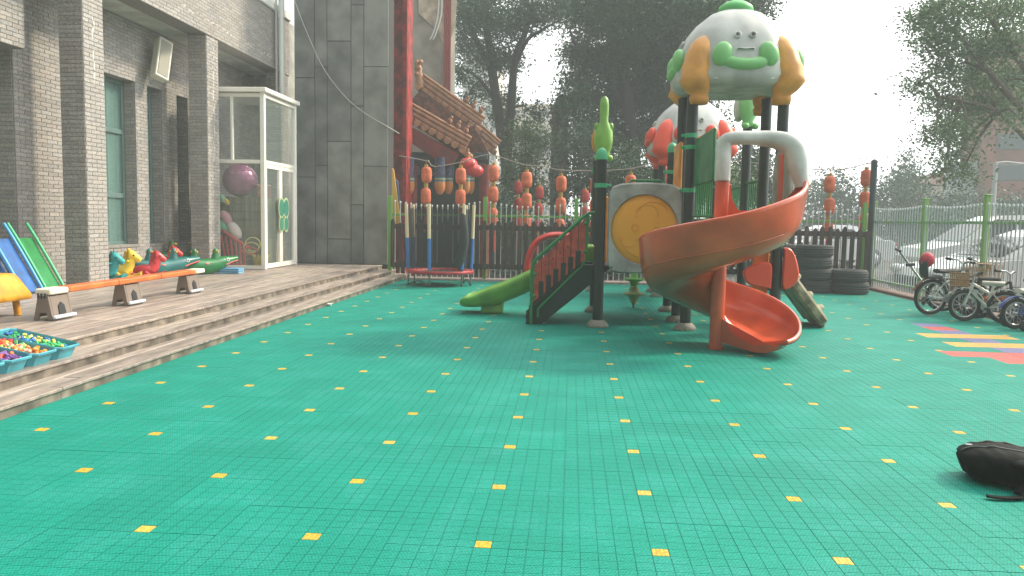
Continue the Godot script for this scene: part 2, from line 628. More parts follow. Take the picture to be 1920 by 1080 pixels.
func build_building():
	var b = thing("brick_building", "grey brown brick kindergarten building with columned porch along the wooden terrace", "building", V(-6.5, DECK, 9))
	for k in 7:
		var c = brick_tone()
		brick_mats.append(M("brick_%d" % k, c.linear_to_srgb(), 0.85, "fine", 2.0))
	var us = S()
	box(us, Vector3.ZERO, Vector3.ONE)
	us.generate_normals()
	brick_unit = us.commit()
	var mortar = M("mortar", C(146, 142, 138), 0.95, "fine", 1.5)
	var bulk_m = M("brick_bulk", Color.WHITE, 0.85, "fine", 2.0, {"vertex": true})
	var bulk = S()
	var X = -5.78
	var W = -6.52
	var ceil_y = 3.94
	# columns
	var cols = [3.0, 6.06, 9.31, 12.56, 15.81]
	for z in cols:
		var s = S()
		span(s, V(X - 0.29, DECK, z), V(X, ceil_y - 0.003, z + 0.42))
		var part = obj("column", s, mortar, b)
		if z == 9.31:
			face_single(part, V(X, DECK, z + 0.42), Vector3(0, 0, 1), Vector3(1, 0, 0), 0.42, 3.68)
			face_bulk(bulk, V(X - 0.29, DECK, z), Vector3(1, 0, 0), Vector3(0, 0, 1), 0.29, 3.68)
		else:
			face_bulk(bulk, V(X, DECK, z + 0.42), Vector3(0, 0, 1), Vector3(1, 0, 0), 0.42, 3.71)
			face_bulk(bulk, V(X - 0.29, DECK, z), Vector3(1, 0, 0), Vector3(0, 0, 1), 0.29, 3.71)
	# wall behind the columns with window openings (depth ranges)
	var wins = [[7.6, 9.12, 0.62, 3.03, 0.30], [10.55, 11.77, 0.65, 3.07, 0.17], [12.12, 12.56, 0.64, 3.07, 0.17], [13.04, 13.42, 0.64, 3.07, 0.17]]
	var holes = []
	var far = 16.4
	for w in wins:
		holes.append(Rect2(far - w[1], w[2] - DECK, w[1] - w[0], w[3] - w[2]))
	# wall core pieces between and round the openings
	var edges = [-2.0]
	for w in wins: edges.append_array([w[0], w[1]])
	edges.append(far)
	var s = S()
	for i in range(0, edges.size(), 2):
		span(s, V(W - 0.34, DECK, edges[i]), V(W, ceil_y, edges[i + 1]))
	for w in wins:
		span(s, V(W - 0.34, DECK, w[0] - 0.002), V(W - 0.001, w[2], w[1] + 0.002))
		span(s, V(W - 0.34, w[3], w[0] - 0.002), V(W - 0.001, ceil_y, w[1] + 0.002))
	obj("porch_wall", s, mortar, b)
	face_bulk(bulk, V(W, DECK, far), Vector3(0, 0, 1), Vector3(1, 0, 0), far - 7.2, ceil_y - DECK - 0.004, holes)
	for w in wins:   # far reveal of each opening, seen from the yard
		face_bulk(bulk, V(W - w[4], w[2], w[1]), Vector3(1, 0, 0), Vector3(0, 0, 1), w[4] - 0.008, w[3] - w[2])
	# lintel block standing proud over the first window
	s = S()
	span(s, V(W, 2.98, 7.4), V(-6.30, ceil_y - 0.004, 9.03))
	obj("lintel", s, mortar, b)
	face_bulk(bulk, V(-6.30, 2.98, 9.03), Vector3(0, 0, 1), Vector3(1, 0, 0), 1.6, 0.95)
	# fascia over the columns, end pier
	s = S()
	span(s, V(X - 0.3, ceil_y, -2.0), V(X + 0.012, 5.02, 16.30))
	obj("fascia", s, mortar, b)
	face_bulk(bulk, V(X + 0.012, ceil_y + 0.002, 16.30), Vector3(0, 0, 1), Vector3(1, 0, 0), 7.2, 1.07)
	s = S()
	span(s, V(W - 0.34, DECK, 16.3), V(X - 0.02, 5.02, 16.8))
	obj("end_wall", s, M("render_pale", C(190, 194, 188), 0.85, "mottle", 0.5), b)
	obj("brickwork", bulk, bulk_m, b).set_meta("kind", "stuff")
	# the wing that closes the yard behind the camera
	s = S()
	span(s, V(-9.0, -0.3, -8.0), V(9.0, 9.5, -3.4))
	var wing = obj("rear_wing", s, mortar, b)
	for i in 6:
		for j in 2:
			var o = V(-6.6 + i * 2.4, 1.1 + j * 3.6, -3.39)
			s = S()
			bspan(s, o, o + Vector3(1.4, 1.9, -0.04), 0.01)
			obj("window", s, M("dark_glass", C(70, 84, 88), 0.08), wing)
	# soffit, roof slab, coping and the pale storey above
	s = S()
	span(s, V(W - 0.3, ceil_y + 0.001, -2.0), V(X - 0.301, 4.06, 16.29))
	obj("soffit", s, M("soffit_paint", C(206, 212, 202), 0.8, "mottle", 0.4), b)
	s = S()
	bspan(s, V(X - 0.4, 5.02, -2.0), V(X + 0.06, 5.16, 16.30), 0.01)
	obj("coping", s, M("white_trim", C(225, 226, 220), 0.5), b)
	s = S()
	span(s, V(-9.0, 4.9, -2.0), V(X - 0.25, 8.6, 16.25))
	obj("upper_storey", s, M("upper_render", C(204, 208, 206), 0.8, "mottle", 0.4), b)
	for i in 3:
		var u = obj("upper_window", window_bar_shape(V(X - 0.25, 5.5, 8.2 + i * 2.7), 1.5, 1.6), M("white_trim"), b)
		s = S()
		span(s, V(X - 0.249, 5.52, 8.22 + i * 2.7), V(X - 0.235, 7.08, 9.68 + i * 2.7))
		obj("pane", s, M("dark_glass", C(70, 84, 88), 0.08), u)
	# interior shell behind the glass so that the rooms are dim
	s = S()
	span(s, V(-9.4, DECK, -2.0), V(-9.3, 3.9, 16.3))
	span(s, V(-9.3, DECK - 0.06, -2.0), V(W - 0.34, DECK - 0.002, 16.3))
	span(s, V(-9.3, 3.9, -2.0), V(W - 0.31, 3.93, 16.3))
	span(s, V(-9.3, DECK, 10.02), V(W - 0.35, 3.9, 10.12))
	span(s, V(-9.3, DECK, 11.95), V(W - 0.35, 3.9, 12.02))
	obj("room", s, M("room_paint", C(150, 156, 146), 0.9), b)
	# windows
	var teal = M("window_frame", C(92, 118, 114), 0.45)
	var glass = M("window_glass", C(120, 160, 155), 0.04, "", 1.0, {"alpha": 0.32})
	for w in wins:
		var p = W - w[4] - 0.03
		s = S()
		var tk = 0.055
		var zs = [w[0] + 0.002, w[1] - 0.002]
		bspan(s, V(p - 0.03, w[2] + 0.002, zs[0]), V(p + 0.03, w[3] - 0.002, zs[0] + tk))
		bspan(s, V(p - 0.03, w[2] + 0.002, zs[1] - tk), V(p + 0.03, w[3] - 0.002, zs[1]))
		bspan(s, V(p - 0.03, w[2] + 0.002, zs[0] + tk), V(p + 0.03, w[2] + tk, zs[1] - tk))
		bspan(s, V(p - 0.03, w[3] - tk, zs[0] + tk), V(p + 0.03, w[3] - 0.002, zs[1] - tk))
		var f = obj("window", s, teal, b)
		for y in [1.38, 2.32]:
			s = S()
			bspan(s, V(p - 0.028, y - 0.035, zs[0] + tk), V(p + 0.034, y + 0.035, zs[1] - tk))
			obj("transom", s, teal, f)
		var ys = [w[2] + tk, 1.345, 1.415, 2.285, 2.355, w[3] - tk]
		for k in 3:
			s = S()
			span(s, V(p - 0.004, ys[k * 2], zs[0] + tk), V(p + 0.004, ys[k * 2 + 1], zs[1] - tk))
			obj("pane", s, glass, f)
		s = S()
		bspan(s, V(W - w[4] + 0.002, w[2] - 0.03, w[0] + 0.004), V(W + 0.02, w[2] + 0.012, w[1] - 0.004))
		obj("sill", s, M("sill_stone", C(150, 146, 140), 0.8, "fine", 1.0), f)
		if w[1] - w[0] > 1.0:      # curtains hang in the two wide windows
			s = S()
			var d = zs[0] + 0.1
			while d < zs[1] - 0.1:
				var wd = rng.randf_range(0.10, 0.22)
				var pts = []
				for k in 7: pts.append([d + wd * k / 6.0, p - 0.14 + 0.02 * sin(k * 1.9 + d * 9.0)])
				for k in 6: quad(s, Vector3(pts[k + 1][1], w[2], -pts[k + 1][0]), Vector3(pts[k][1], w[2], -pts[k][0]), Vector3(pts[k][1], w[3], -pts[k][0]), Vector3(pts[k + 1][1], w[3], -pts[k + 1][0]))
				d += wd + (0.0 if rng.randf() < 0.7 else 0.22)
			obj("curtain", s, M("curtain_cloth", C(196, 214, 196), 0.9), b)
	# white lime streaks on the brick
	var lime = M("lime_stain", C(214, 210, 204), 0.9, "fine", 3.0)
	for st in [[V(X + 0.0085, 3.9, 9.52), 1.3, true], [V(X + 0.0085, 3.93, 12.78), 1.9, true], [V(X + 0.0205, 4.17, 11.6), 2.0, false], [V(X + 0.0205, 4.12, 14.1), 1.3, false]]:
		s = S()
		var k = 0.0
		while k < st[1]:
			var l = rng.randf_range(0.04, 0.16)
			var o = rng.randf_range(-0.018, 0.018)
			var wd = rng.randf_range(0.012, 0.05)
			var c = st[0] + (Vector3(0, -k, o) if st[2] else Vector3(0, o * 1.6 - k * 0.01, -k))
			var poly = []
			for q in 9:
				var a = TAU * q / 9
				var rr = rng.randf_range(0.6, 1.0)
				poly.append([cos(a) * (wd if st[2] else l) * 0.5 * rr, sin(a) * (l if st[2] else wd * 0.7) * 0.6 * rr])
			prism(s, poly, Transform3D(Basis(Vector3(0, 0, -1), Vector3.UP, Vector3(1, 0, 0)), c), 0.002)
			k += l * rng.randf_range(0.5, 1.3)
		obj("lime_streak", s, lime, b)
	# downpipe and conduit at the far end of the fascia
	var pipe_m = M("pipe_white", C(214, 218, 214), 0.4)
	s = S()
	tube(s, [V(-5.58, 3.2, 15.35), V(-5.58, 9.0, 15.35)], 0.055, 12)
	var dp = obj("downpipe", s, pipe_m, b)
	for y in [3.55, 4.9]:
		s = S()
		tube(s, [V(-5.58, y - 0.03, 15.35), V(-5.58, y + 0.03, 15.35)], 0.064, 12)
		obj("collar", s, pipe_m, dp)
	s = S()
	tube(s, [V(-5.70, 3.2, 15.4), V(-5.70, 9.0, 15.4)], 0.022, 8)
	obj("conduit", s, pipe_m, b)
	# loudspeaker
	var sp = thing("wall_loudspeaker", "tilted cream column loudspeaker fixed high on the brick porch wall", "loudspeaker", at(303, 112, 12.2))
	var tl = at(297, 74, 12.25)
	var bl = at(287, 149, 12.0)
	var up = (tl - bl).normalized()
	var out = Vector3(0.86, -0.12, 0.5).normalized()
	out = (out - up * out.dot(up)).normalized()
	var bs = Basis(up.cross(out), up, out)
	var ct = at(303, 112, 12.12)
	s = S()
	bbox(s, ct, Vector3(0.24, 0.66, 0.14), 0.012, bs)
	obj("cabinet", s, M("speaker_cream", C(214, 212, 196), 0.5), sp)
	s = S()
	bbox(s, ct + out * 0.072, Vector3(0.18, 0.58, 0.012), 0.004, bs)
	obj("grille", s, M("speaker_grille", C(170, 166, 152), 0.7, "fine", 8.0), sp)
	s = S()
	tube(s, [ct - out * 0.05, V(W, ct.y + 0.05, 12.3)], 0.02, 8)
	obj("bracket", s, M("dark_steel", C(60, 62, 62), 0.5), sp)

func window_bar_shape(o: Vector3, w, h) -> SurfaceTool:
	var s = S()
	var t = 0.06
	bspan(s, o, o + Vector3(0.05, h, -t)); bspan(s, o + Vector3(0, 0, -w + t), o + Vector3(0.05, h, -w))
	bspan(s, o + Vector3(0, 0, -t), o + Vector3(0.05, t, -w + t)); bspan(s, o + Vector3(0, h - t, -t), o + Vector3(0.05, h, -w + t))
	bspan(s, o + Vector3(0, t, -w * 0.5 + 0.02), o + Vector3(0.05, h - t, -w * 0.5 - 0.02))
	return s

func build_porch():
	# glazed white entrance box standing out from the porch
	var x0 = -6.02
	var x1 = -5.08
	var d0 = 13.14
	var d1 = 14.72
	var top = 3.14
	var y0 = DECK + 0.002
	var e = thing("glass_entrance_box", "white framed glass entrance box with double doors against the grey concrete wall", "porch", V(-5.6, DECK, 13.9))
	var wm = M("porch_white", C(240, 238, 228), 0.35, "", 1.0, {"coat": 0.3})
	var glass = M("porch_glass", C(200, 222, 216), 0.03, "", 1.0, {"alpha": 0.08})
	var t = 0.075
	for p in [[x1 - t, d0], [x1 - t, d1 - t], [x0, d0]]:
		var s = S()
		bspan(s, V(p[0], y0, p[1]), V(p[0] + t, top, p[1] + t), 0.006)
		obj("post", s, wm, e)
	# roof slab with overhang
	var s = S()
	bspan(s, V(x0, top, d0 - 0.05), V(x1 + 0.05, top + 0.075, d1 + 0.05), 0.008)
	obj("roof", s, wm, e)
	# rails on the camera side and the door side
	for y in [y0 + 0.002, 1.98, top - t]:
		s = S()
		bspan(s, V(x0 + t, y, d0 + 0.01), V(x1 - t, y + 0.06, d0 + 0.065), 0.005)
		obj("rail", s, wm, e)
		if y > 1:
			s = S()
			bspan(s, V(x1 - 0.065, y, d0 + t), V(x1 - 0.01, y + 0.06, d1 - t), 0.005)
			obj("rail", s, wm, e)
	s = S()
	bspan(s, V(-5.66, 2.04, d0 + 0.012), V(-5.62, top - t, d0 + 0.06), 0.004)
	obj("mullion", s, wm, e)
	for q in [[x0 + t, -5.66, 2.04, top - t], [-5.62, x1 - t, 2.04, top - t], [x0 + t, x1 - t, y0 + 0.06, 1.98]]:
		s = S()
		span(s, V(q[0], q[2], d0 + 0.033), V(q[1], q[3], d0 + 0.041))
		obj("pane", s, glass, e)
	s = S()
	span(s, V(x1 - 0.042, 2.04, d0 + t), V(x1 - 0.034, top - t, d1 - t))
	obj("pane", s, glass, e)
	# two doors
	var mid = (d0 + d1) * 0.5
	for r in [[d0 + t + 0.004, mid - 0.003], [mid + 0.003, d1 - t - 0.004]]:
		s = S()
		var f = 0.06
		bspan(s, V(x1 - 0.06, y0 + 0.01, r[0]), V(x1 - 0.012, 1.975, r[0] + f), 0.005)
		bspan(s, V(x1 - 0.06, y0 + 0.01, r[1] - f), V(x1 - 0.012, 1.975, r[1]), 0.005)
		bspan(s, V(x1 - 0.06, y0 + 0.01, r[0] + f), V(x1 - 0.012, y0 + 0.01 + 0.08, r[1] - f), 0.005)
		bspan(s, V(x1 - 0.06, 1.91, r[0] + f), V(x1 - 0.012, 1.975, r[1] - f), 0.005)
		var d = obj("door", s, wm, e)
		s = S()
		span(s, V(x1 - 0.04, y0 + 0.09, r[0] + f), V(x1 - 0.032, 1.91, r[1] - f))
		obj("pane", s, glass, d)
	# green paper butterfly on the door meeting line, each wing its own piece
	var bf = thing("butterfly_decoration", "green paper butterfly stuck across the glass entrance doors", "decoration", V(x1 + 0.01, 1.15, mid))
	var rim = M("butterfly_rim", C(168, 186, 140), 0.7)
	var gm = M("butterfly_green", C(36, 120, 98), 0.7)
	var bc = V(x1 + 0.012, 1.13, mid + 0.06)
	for w in [[-1, 1.0, 0.13, 0.21, 0.13], [1, 1.0, 0.13, 0.21, 0.13], [-1, -1.0, 0.105, 0.16, -0.15], [1, -1.0, 0.105, 0.16, -0.15]]:
		for k in 2:
			s = S()
			var poly = []
			for q in 20:
				var a = TAU * q / 20
				var r1 = 1.0 + 0.12 * cos(2 * a)
				poly.append([w[0] * 0.115 + cos(a) * w[2] * r1 * (1.0 if k == 0 else 0.8), w[4] + sin(a) * w[3] * r1 * (1.0 if k == 0 else 0.82)])
			prism(s, poly, Transform3D(Basis(Vector3(0, 0, -1), Vector3.UP, Vector3(1, 0, 0)), bc + Vector3(0.004 * k + (0.0015 if w[1] > 0 else 0.0), 0, 0)), 0.004)
			obj("wing_rim" if k == 0 else "wing", s, rim if k == 0 else gm, bf)
	# things stored behind the glass
	var ball = thing("exercise_ball", "big shiny purple exercise ball stored behind the porch glass", "ball", V(-5.75, 1.42, 13.62))
	s = S()
	ell(s, V(-5.70, 1.72, 13.62), Vector3(0.29, 0.285, 0.29), Basis(), 32, 20)
	obj("ball_skin", s, M("ball_purple", C(146, 78, 122), 0.22, "", 1.0, {"coat": 0.6, "metal": 0.25}), ball)
	for k in 7:
		s = S()
		var rp = []
		var yy = 0.285 * sin(-0.9 + k * 0.3)
		var rr = sqrt(maxf(0.0, 1.0 - pow(yy / 0.285, 2))) * 0.2905
		for q in 41: rp.append(V(-5.70 + cos(TAU * q / 40) * rr, 1.72 + yy, 13.62 + sin(TAU * q / 40) * rr))
		tube(s, rp, 0.004, 5, false)
		obj("ridge", s, M("ball_purple"), ball)
	var cab = thing("toy_cabinet", "dark olive slatted toy cabinet behind the porch glass under the purple ball", "cabinet", V(-5.7, DECK, 13.7))
	s = S()
	span(s, V(-6.2, DECK + 0.003, 13.45), V(-5.22, 1.425, 13.95))
	obj("carcass", s, M("cabinet_olive", C(96, 96, 66), 0.7), cab)
	for k in 9:
		s = S()
		bspan(s, V(-6.19, DECK + 0.06 + k * 0.13, 13.425), V(-5.23, DECK + 0.17 + k * 0.13, 13.449), 0.004)
		obj("slat", s, M("slat_olive", C(112, 112, 78), 0.7, "streak", 1.0), cab)
	var box_t = thing("storage_box", "red and white patterned box on the toy cabinet beside the purple ball", "box", V(-5.32, 1.43, 13.6))
	s = S()
	bbox(s, V(-5.30, 1.53, 13.66), Vector3(0.22, 0.2, 0.26), 0.008, Basis(Vector3.UP, 0.4))
	obj("carton", s, M("carton_red", C(196, 110, 96), 0.6, "blotch", 3.0), box_t)
	s = S()
	bbox(s, V(-5.30, 1.637, 13.66), Vector3(0.23, 0.02, 0.27), 0.006, Basis(Vector3.UP, 0.4))
	obj("lid", s, M("carton_lid", C(214, 186, 176), 0.6), box_t)
	# soft toys and red rack by the glass
	var sd = 13.3
	var rack = thing("red_toy_rack", "red plastic toy rack with upright bars behind the porch glass", "rack", V(-5.7, DECK, sd))
	for k in 6:
		s = S()
		bar(s, at(424 + k * 7, 500 - absf(k - 2.5) * 2, sd), at(414 + k * 9, 440 + k * 3, sd), 0.035, 0.035, 0.01)
		obj("bar", s, M("toy_red", C(196, 38, 34), 0.4), rack)
	s = S()
	bar(s, at(416, 432, sd), at(468, 466, sd), 0.05, 0.05, 0.015)
	bar(s, at(424, 498, sd), at(462, 498, sd), 0.05, 0.05, 0.015)
	obj("rail", s, M("toy_red"), rack)
	var hoop = thing("toy_hoop", "yellow green plastic hoops leaning behind the porch glass", "hoop", at(472, 470, 13.32))
	for k in 3:
		s = S()
		var pts = []
		for q in 25: pts.append(at(474 - k * 2, 458 + k * 6, 13.3) + Vector3(cos(TAU * q / 24) * 0.13, sin(TAU * q / 24) * (0.115 - k * 0.03), 0.02 * k))
		tube(s, pts, 0.011, 6, false)
		obj("ring", s, M("hoop_yellow" if k < 2 else "hoop_red", C(196, 196, 110) if k < 2 else C(190, 70, 50), 0.5), hoop)
	var doll = thing("soft_toy", "pink and white soft toy slumped behind the porch glass", "soft toy", at(428, 425, 13.35))
	var parts = [["head", 424, 408, 0.10, C(214, 160, 170)], ["body", 440, 432, 0.12, C(226, 214, 212)], ["hood", 419, 426, 0.10, C(120, 196, 168)], ["beak", 425, 378, 0.05, C(228, 196, 60)], ["cap", 417, 372, 0.07, C(140, 190, 170)]]
	for p in parts:
		s = S()
		ell(s, at(p[1], p[2], 13.38), Vector3(p[3] * 0.8, p[3] * 1.4, p[3] * 0.8), Basis(Vector3(0, 0, 1), 0.6))
		obj(p[0], s, M("plush_" + p[0], p[4], 0.9), doll)
	var bin = thing("yellow_basket", "small yellow basket on the floor inside the glass doors", "basket", V(-5.25, DECK, 13.6))
	s = S()
	lathe(s, [[0.1, 0.0], [0.13, 0.2], [0.135, 0.21], [0.12, 0.2], [0.09, 0.02]], 16, Transform3D(Basis(), V(-5.27, DECK + 0.003, 13.42)))
	obj("tub", s, M("basket_yellow", C(196, 176, 70), 0.6), bin)
	s = S()
	for k in 16:
		var a = TAU * k / 16
		box(s, V(-5.27 + sin(a) * 0.128, DECK + 0.225, 13.42 + cos(a) * 0.128), Vector3(0.02, 0.03, 0.02))
	obj("rim_teeth", s, M("basket_yellow"), bin)
	var pl = thing("plywood_sheet", "tan plywood sheet leaning inside the far glass door", "board", V(-5.3, DECK, 14.3))
	s = S()
	prism(s, [[-0.30, 0.0], [0.22, 0.0], [0.02, 1.0], [-0.14, 1.0]], Transform3D(Basis(Vector3(0, 0, -1), Vector3.UP, Vector3(1, 0, 0)), V(-5.22, DECK + 0.003, 14.25)), 0.02)
	obj("board", s, M("plywood", C(176, 142, 104), 0.7, "streak", 0.8), pl)

func build_concrete():
	var z = 15.28
	var x0 = -5.31
	var x1 = -3.51
	var w = thing("concrete_wall", "tall dark grey concrete panel wall closing the end of the terrace", "wall", V(-4.4, DECK, z))
	var s = S()
	span(s, V(x0, -0.3, z + 0.03), V(x1, 8.2, z + 0.5))
	obj("core", s, M("concrete_joint", C(52, 54, 54), 0.95), w)
	# panel columns: x edges with the heights of the cross joints, read off the photograph
	var px = [556, 590, 613, 658, 682, 728]
	var joints = [[146, 332], [125, 310], [77, 265, 448], [9, 199, 384], [125, 312]]
	var cm = []
	for k in 4: cm.append(M("concrete_%d" % k, [C(124, 128, 126), C(130, 133, 130), C(120, 124, 122), C(134, 136, 132)][k], 0.62, "stain", 0.4, {"bump": 0.12}))
	for k in 5:
		var a = x0 if k == 0 else at(px[k], 120, z).x
		var b = x1 if k == 4 else at(px[k + 1], 120, z).x
		var ys = [8.2]
		for j in joints[k]: ys.append(at((px[k] + px[k + 1]) * 0.5, j, z).y)
		ys.append(DECK + 0.004)
		for j in ys.size() - 1:
			s = S()
			var g = 0.006
			bspan(s, V(a + (0.0 if k == 0 else g), ys[j + 1] + (g if j < ys.size() - 2 else 0.0), z + 0.004 * rng.randf()), V(b - (0.0 if k == 4 else g), ys[j] - g, z + 0.05), 0.004)
			obj("panel", s, cm[rng.randi() % 4], w)
	# cable sagging from the roof corner down across the concrete
	var c = thing("hanging_cable", "thin pale cable sagging across the grey concrete wall", "cable", at(556, 20, z - 0.06))
	var pts = spline([at(552, 0, z - 0.1), at(575, 60, z - 0.05), at(608, 130, z - 0.04), at(650, 184, z - 0.04), at(690, 216, z - 0.04), at(728, 238, z - 0.06), at(748, 250, z + 0.6)], 40)
	s = S()
	tube(s, pts, 0.009, 6)
	obj("line", s, M("cable_pale", C(176, 176, 170), 0.6), c)

func dome_ring(c: Vector3, r, y, sq, seg, lobes = 0.0) -> Array:
	var out = []
	for j in seg:
		var f = TAU * j / seg
		var k = pow(pow(absf(cos(f)), sq) + pow(absf(sin(f)), sq), -1.0 / sq)
		k *= 1.0 + lobes * cos(f * 12.0)
		out.append(c + Vector3(sin(f) * r * k, y, cos(f) * r * k))
	return out

func play_roof(parent, c: Vector3, accent, foot_m, cap_m, shell, k, turn):
	# c: centre at the level where the feet meet the posts; k: half spacing of the posts
	var s = S()
	var prof = [[0.46, 0.10], [0.56, 0.06], [0.655, 0.09], [0.69, 0.17], [0.685, 0.27], [0.65, 0.40], [0.60, 0.53], [0.53, 0.66], [0.43, 0.78], [0.29, 0.89], [0.14, 0.95], [0.02, 0.965]]
	var rings = []
	for p in prof: rings.append(dome_ring(c, p[0] * 0.94, p[1] * 0.96, 2.35, 96, 0.012 * clampf((p[1] - 0.3) * 3.0, 0, 1) * clampf((0.95 - p[1]) * 4.0, 0, 1)))
	loft(s, rings, true)
	var roof = obj("roof", s, shell, parent)
	s = S()
	lathe(s, [[0.16, 0.93], [0.185, 0.96], [0.17, 1.0], [0.11, 1.04], [0.03, 1.065], [0.005, 1.067]], 20, Transform3D(Basis(), c - Vector3(0, 0.04, 0)))
	obj("cap", s, cap_m, roof)
	for a in 4:
		var b = Basis(Vector3.UP, a * PI / 2 + turn)
		# face of each side: brow, eyes, mouth bar, two round cheeks standing proud
		for sx in [-1, 1]:
			s = S()
			ell(s, c + b * Vector3(0.225 * sx, 0.35, 0.60), Vector3(0.10, 0.125, 0.075), b * Basis(Vector3(0, 0, 1), 0.25 * sx), 18, 10)
			obj("cheek", s, accent, roof)
			s = S()
			lathe(s, [[0.036, 0.0], [0.036, 0.018], [0.026, 0.024], [0.02, 0.014]], 14, Transform3D(b * Basis(Vector3(1, 0, 0), PI / 2 - 0.42), c + b * Vector3(0.075 * sx, 0.545, 0.548)))
			obj("eye_ring", s, shell, roof)
			s = S()
			ell(s, c + b * Vector3(0.075 * sx, 0.548, 0.559), Vector3(0.018, 0.018, 0.012), b, 10, 6)
			obj("eye", s, M("eye_dark", C(74, 78, 76), 0.5), roof)
		s = S()
		var pts = []
		for q in 13:
			var f = (q / 12.0 - 0.5) * 2.0
			pts.append(c + b * Vector3(f * 0.22, 0.245 + 0.05 * f * f, 0.64 - 0.04 * f * f))
		tube(s, pts, [0.03, 0.05, 0.058, 0.06, 0.06, 0.06, 0.06, 0.06, 0.06, 0.06, 0.058, 0.05, 0.03], 10)
		obj("mouth", s, accent, roof)
		s = S()
		bbox(s, c + b * Vector3(0, 0.40, 0.613), Vector3(0.18, 0.025, 0.03), 0.012, b)
		obj("lip", s, shell, roof)
		# lobed foot over each post with the pale arch that frames it
		var cb = b * Basis(Vector3.UP, PI / 4)
		var rd = k * 1.414
		var fc = c + cb * Vector3(0, 0, rd)
		s = S()
		var fr = []
		for p in [[0.07, -0.12], [0.10, -0.115], [0.115, -0.05], [0.10, -0.03], [0.14, 0.02], [0.175, 0.10], [0.165, 0.16], [0.185, 0.25], [0.17, 0.31], [0.165, 0.40], [0.13, 0.50], [0.07, 0.56], [0.01, 0.585]]:
			fr.append(dome_ring(fc - cb * Vector3(0, 0, maxf(0.0, p[1] - 0.1) * 0.30 - 0.085 * smoothstep(-0.05, 0.1, p[1])), p[0] * 0.88, p[1], 2.4, 16))
		loft(s, fr, true)
		obj("foot", s, foot_m, roof)
		s = S()
		pts = []
		for q in 17:
			var f = PI * q / 16.0
			pts.append(fc + cb * Vector3(cos(f) * 0.205, 0.10 + sin(f) * 0.52, 0.06 - sin(f) * 0.20 - absf(cos(f)) * 0.05))
		tube(s, pts, 0.04, 8)
		obj("foot_arch", s, shell, roof)

func topper(parent, c: Vector3, m, m2, turn):
	var s = S()
	var b = Basis(Vector3.UP, turn)
	var rings = []
	for p in [[0.05, 0.0, 0.05], [0.085, 0.03, 0.07], [0.07, 0.08, 0.06], [0.10, 0.14, 0.08], [0.115, 0.24, 0.085], [0.11, 0.34, 0.085], [0.075, 0.42, 0.065], [0.05, 0.47, 0.05], [0.055, 0.56, 0.05], [0.056, 0.66, 0.05], [0.045, 0.73, 0.04], [0.015, 0.765, 0.015]]:
		rings.append(ring_at(c + Vector3(0, p[1], 0), b * Basis(Vector3(1, 0, 0), -PI / 2), p[0], p[2], 16))
	loft(s, rings, true)
	var o = obj("post_topper", s, m, parent)
	for sx in [-1, 1]:
		s = S()
		ell(s, c + b * Vector3(0.09 * sx, 0.40, 0.0), Vector3(0.028, 0.05, 0.03), b)
		obj("knob", s, m, o)
		s = S()
		ell(s, c + b * Vector3(0.07 * sx, 0.02, 0.05), Vector3(0.045, 0.04, 0.05), b)
		obj("knob", s, m, o)
	s = S()
	ell(s, c + b * Vector3(-0.06, 0.24, -0.11), Vector3(0.075, 0.16, 0.06), b)
	obj("wing", s, m2, o)

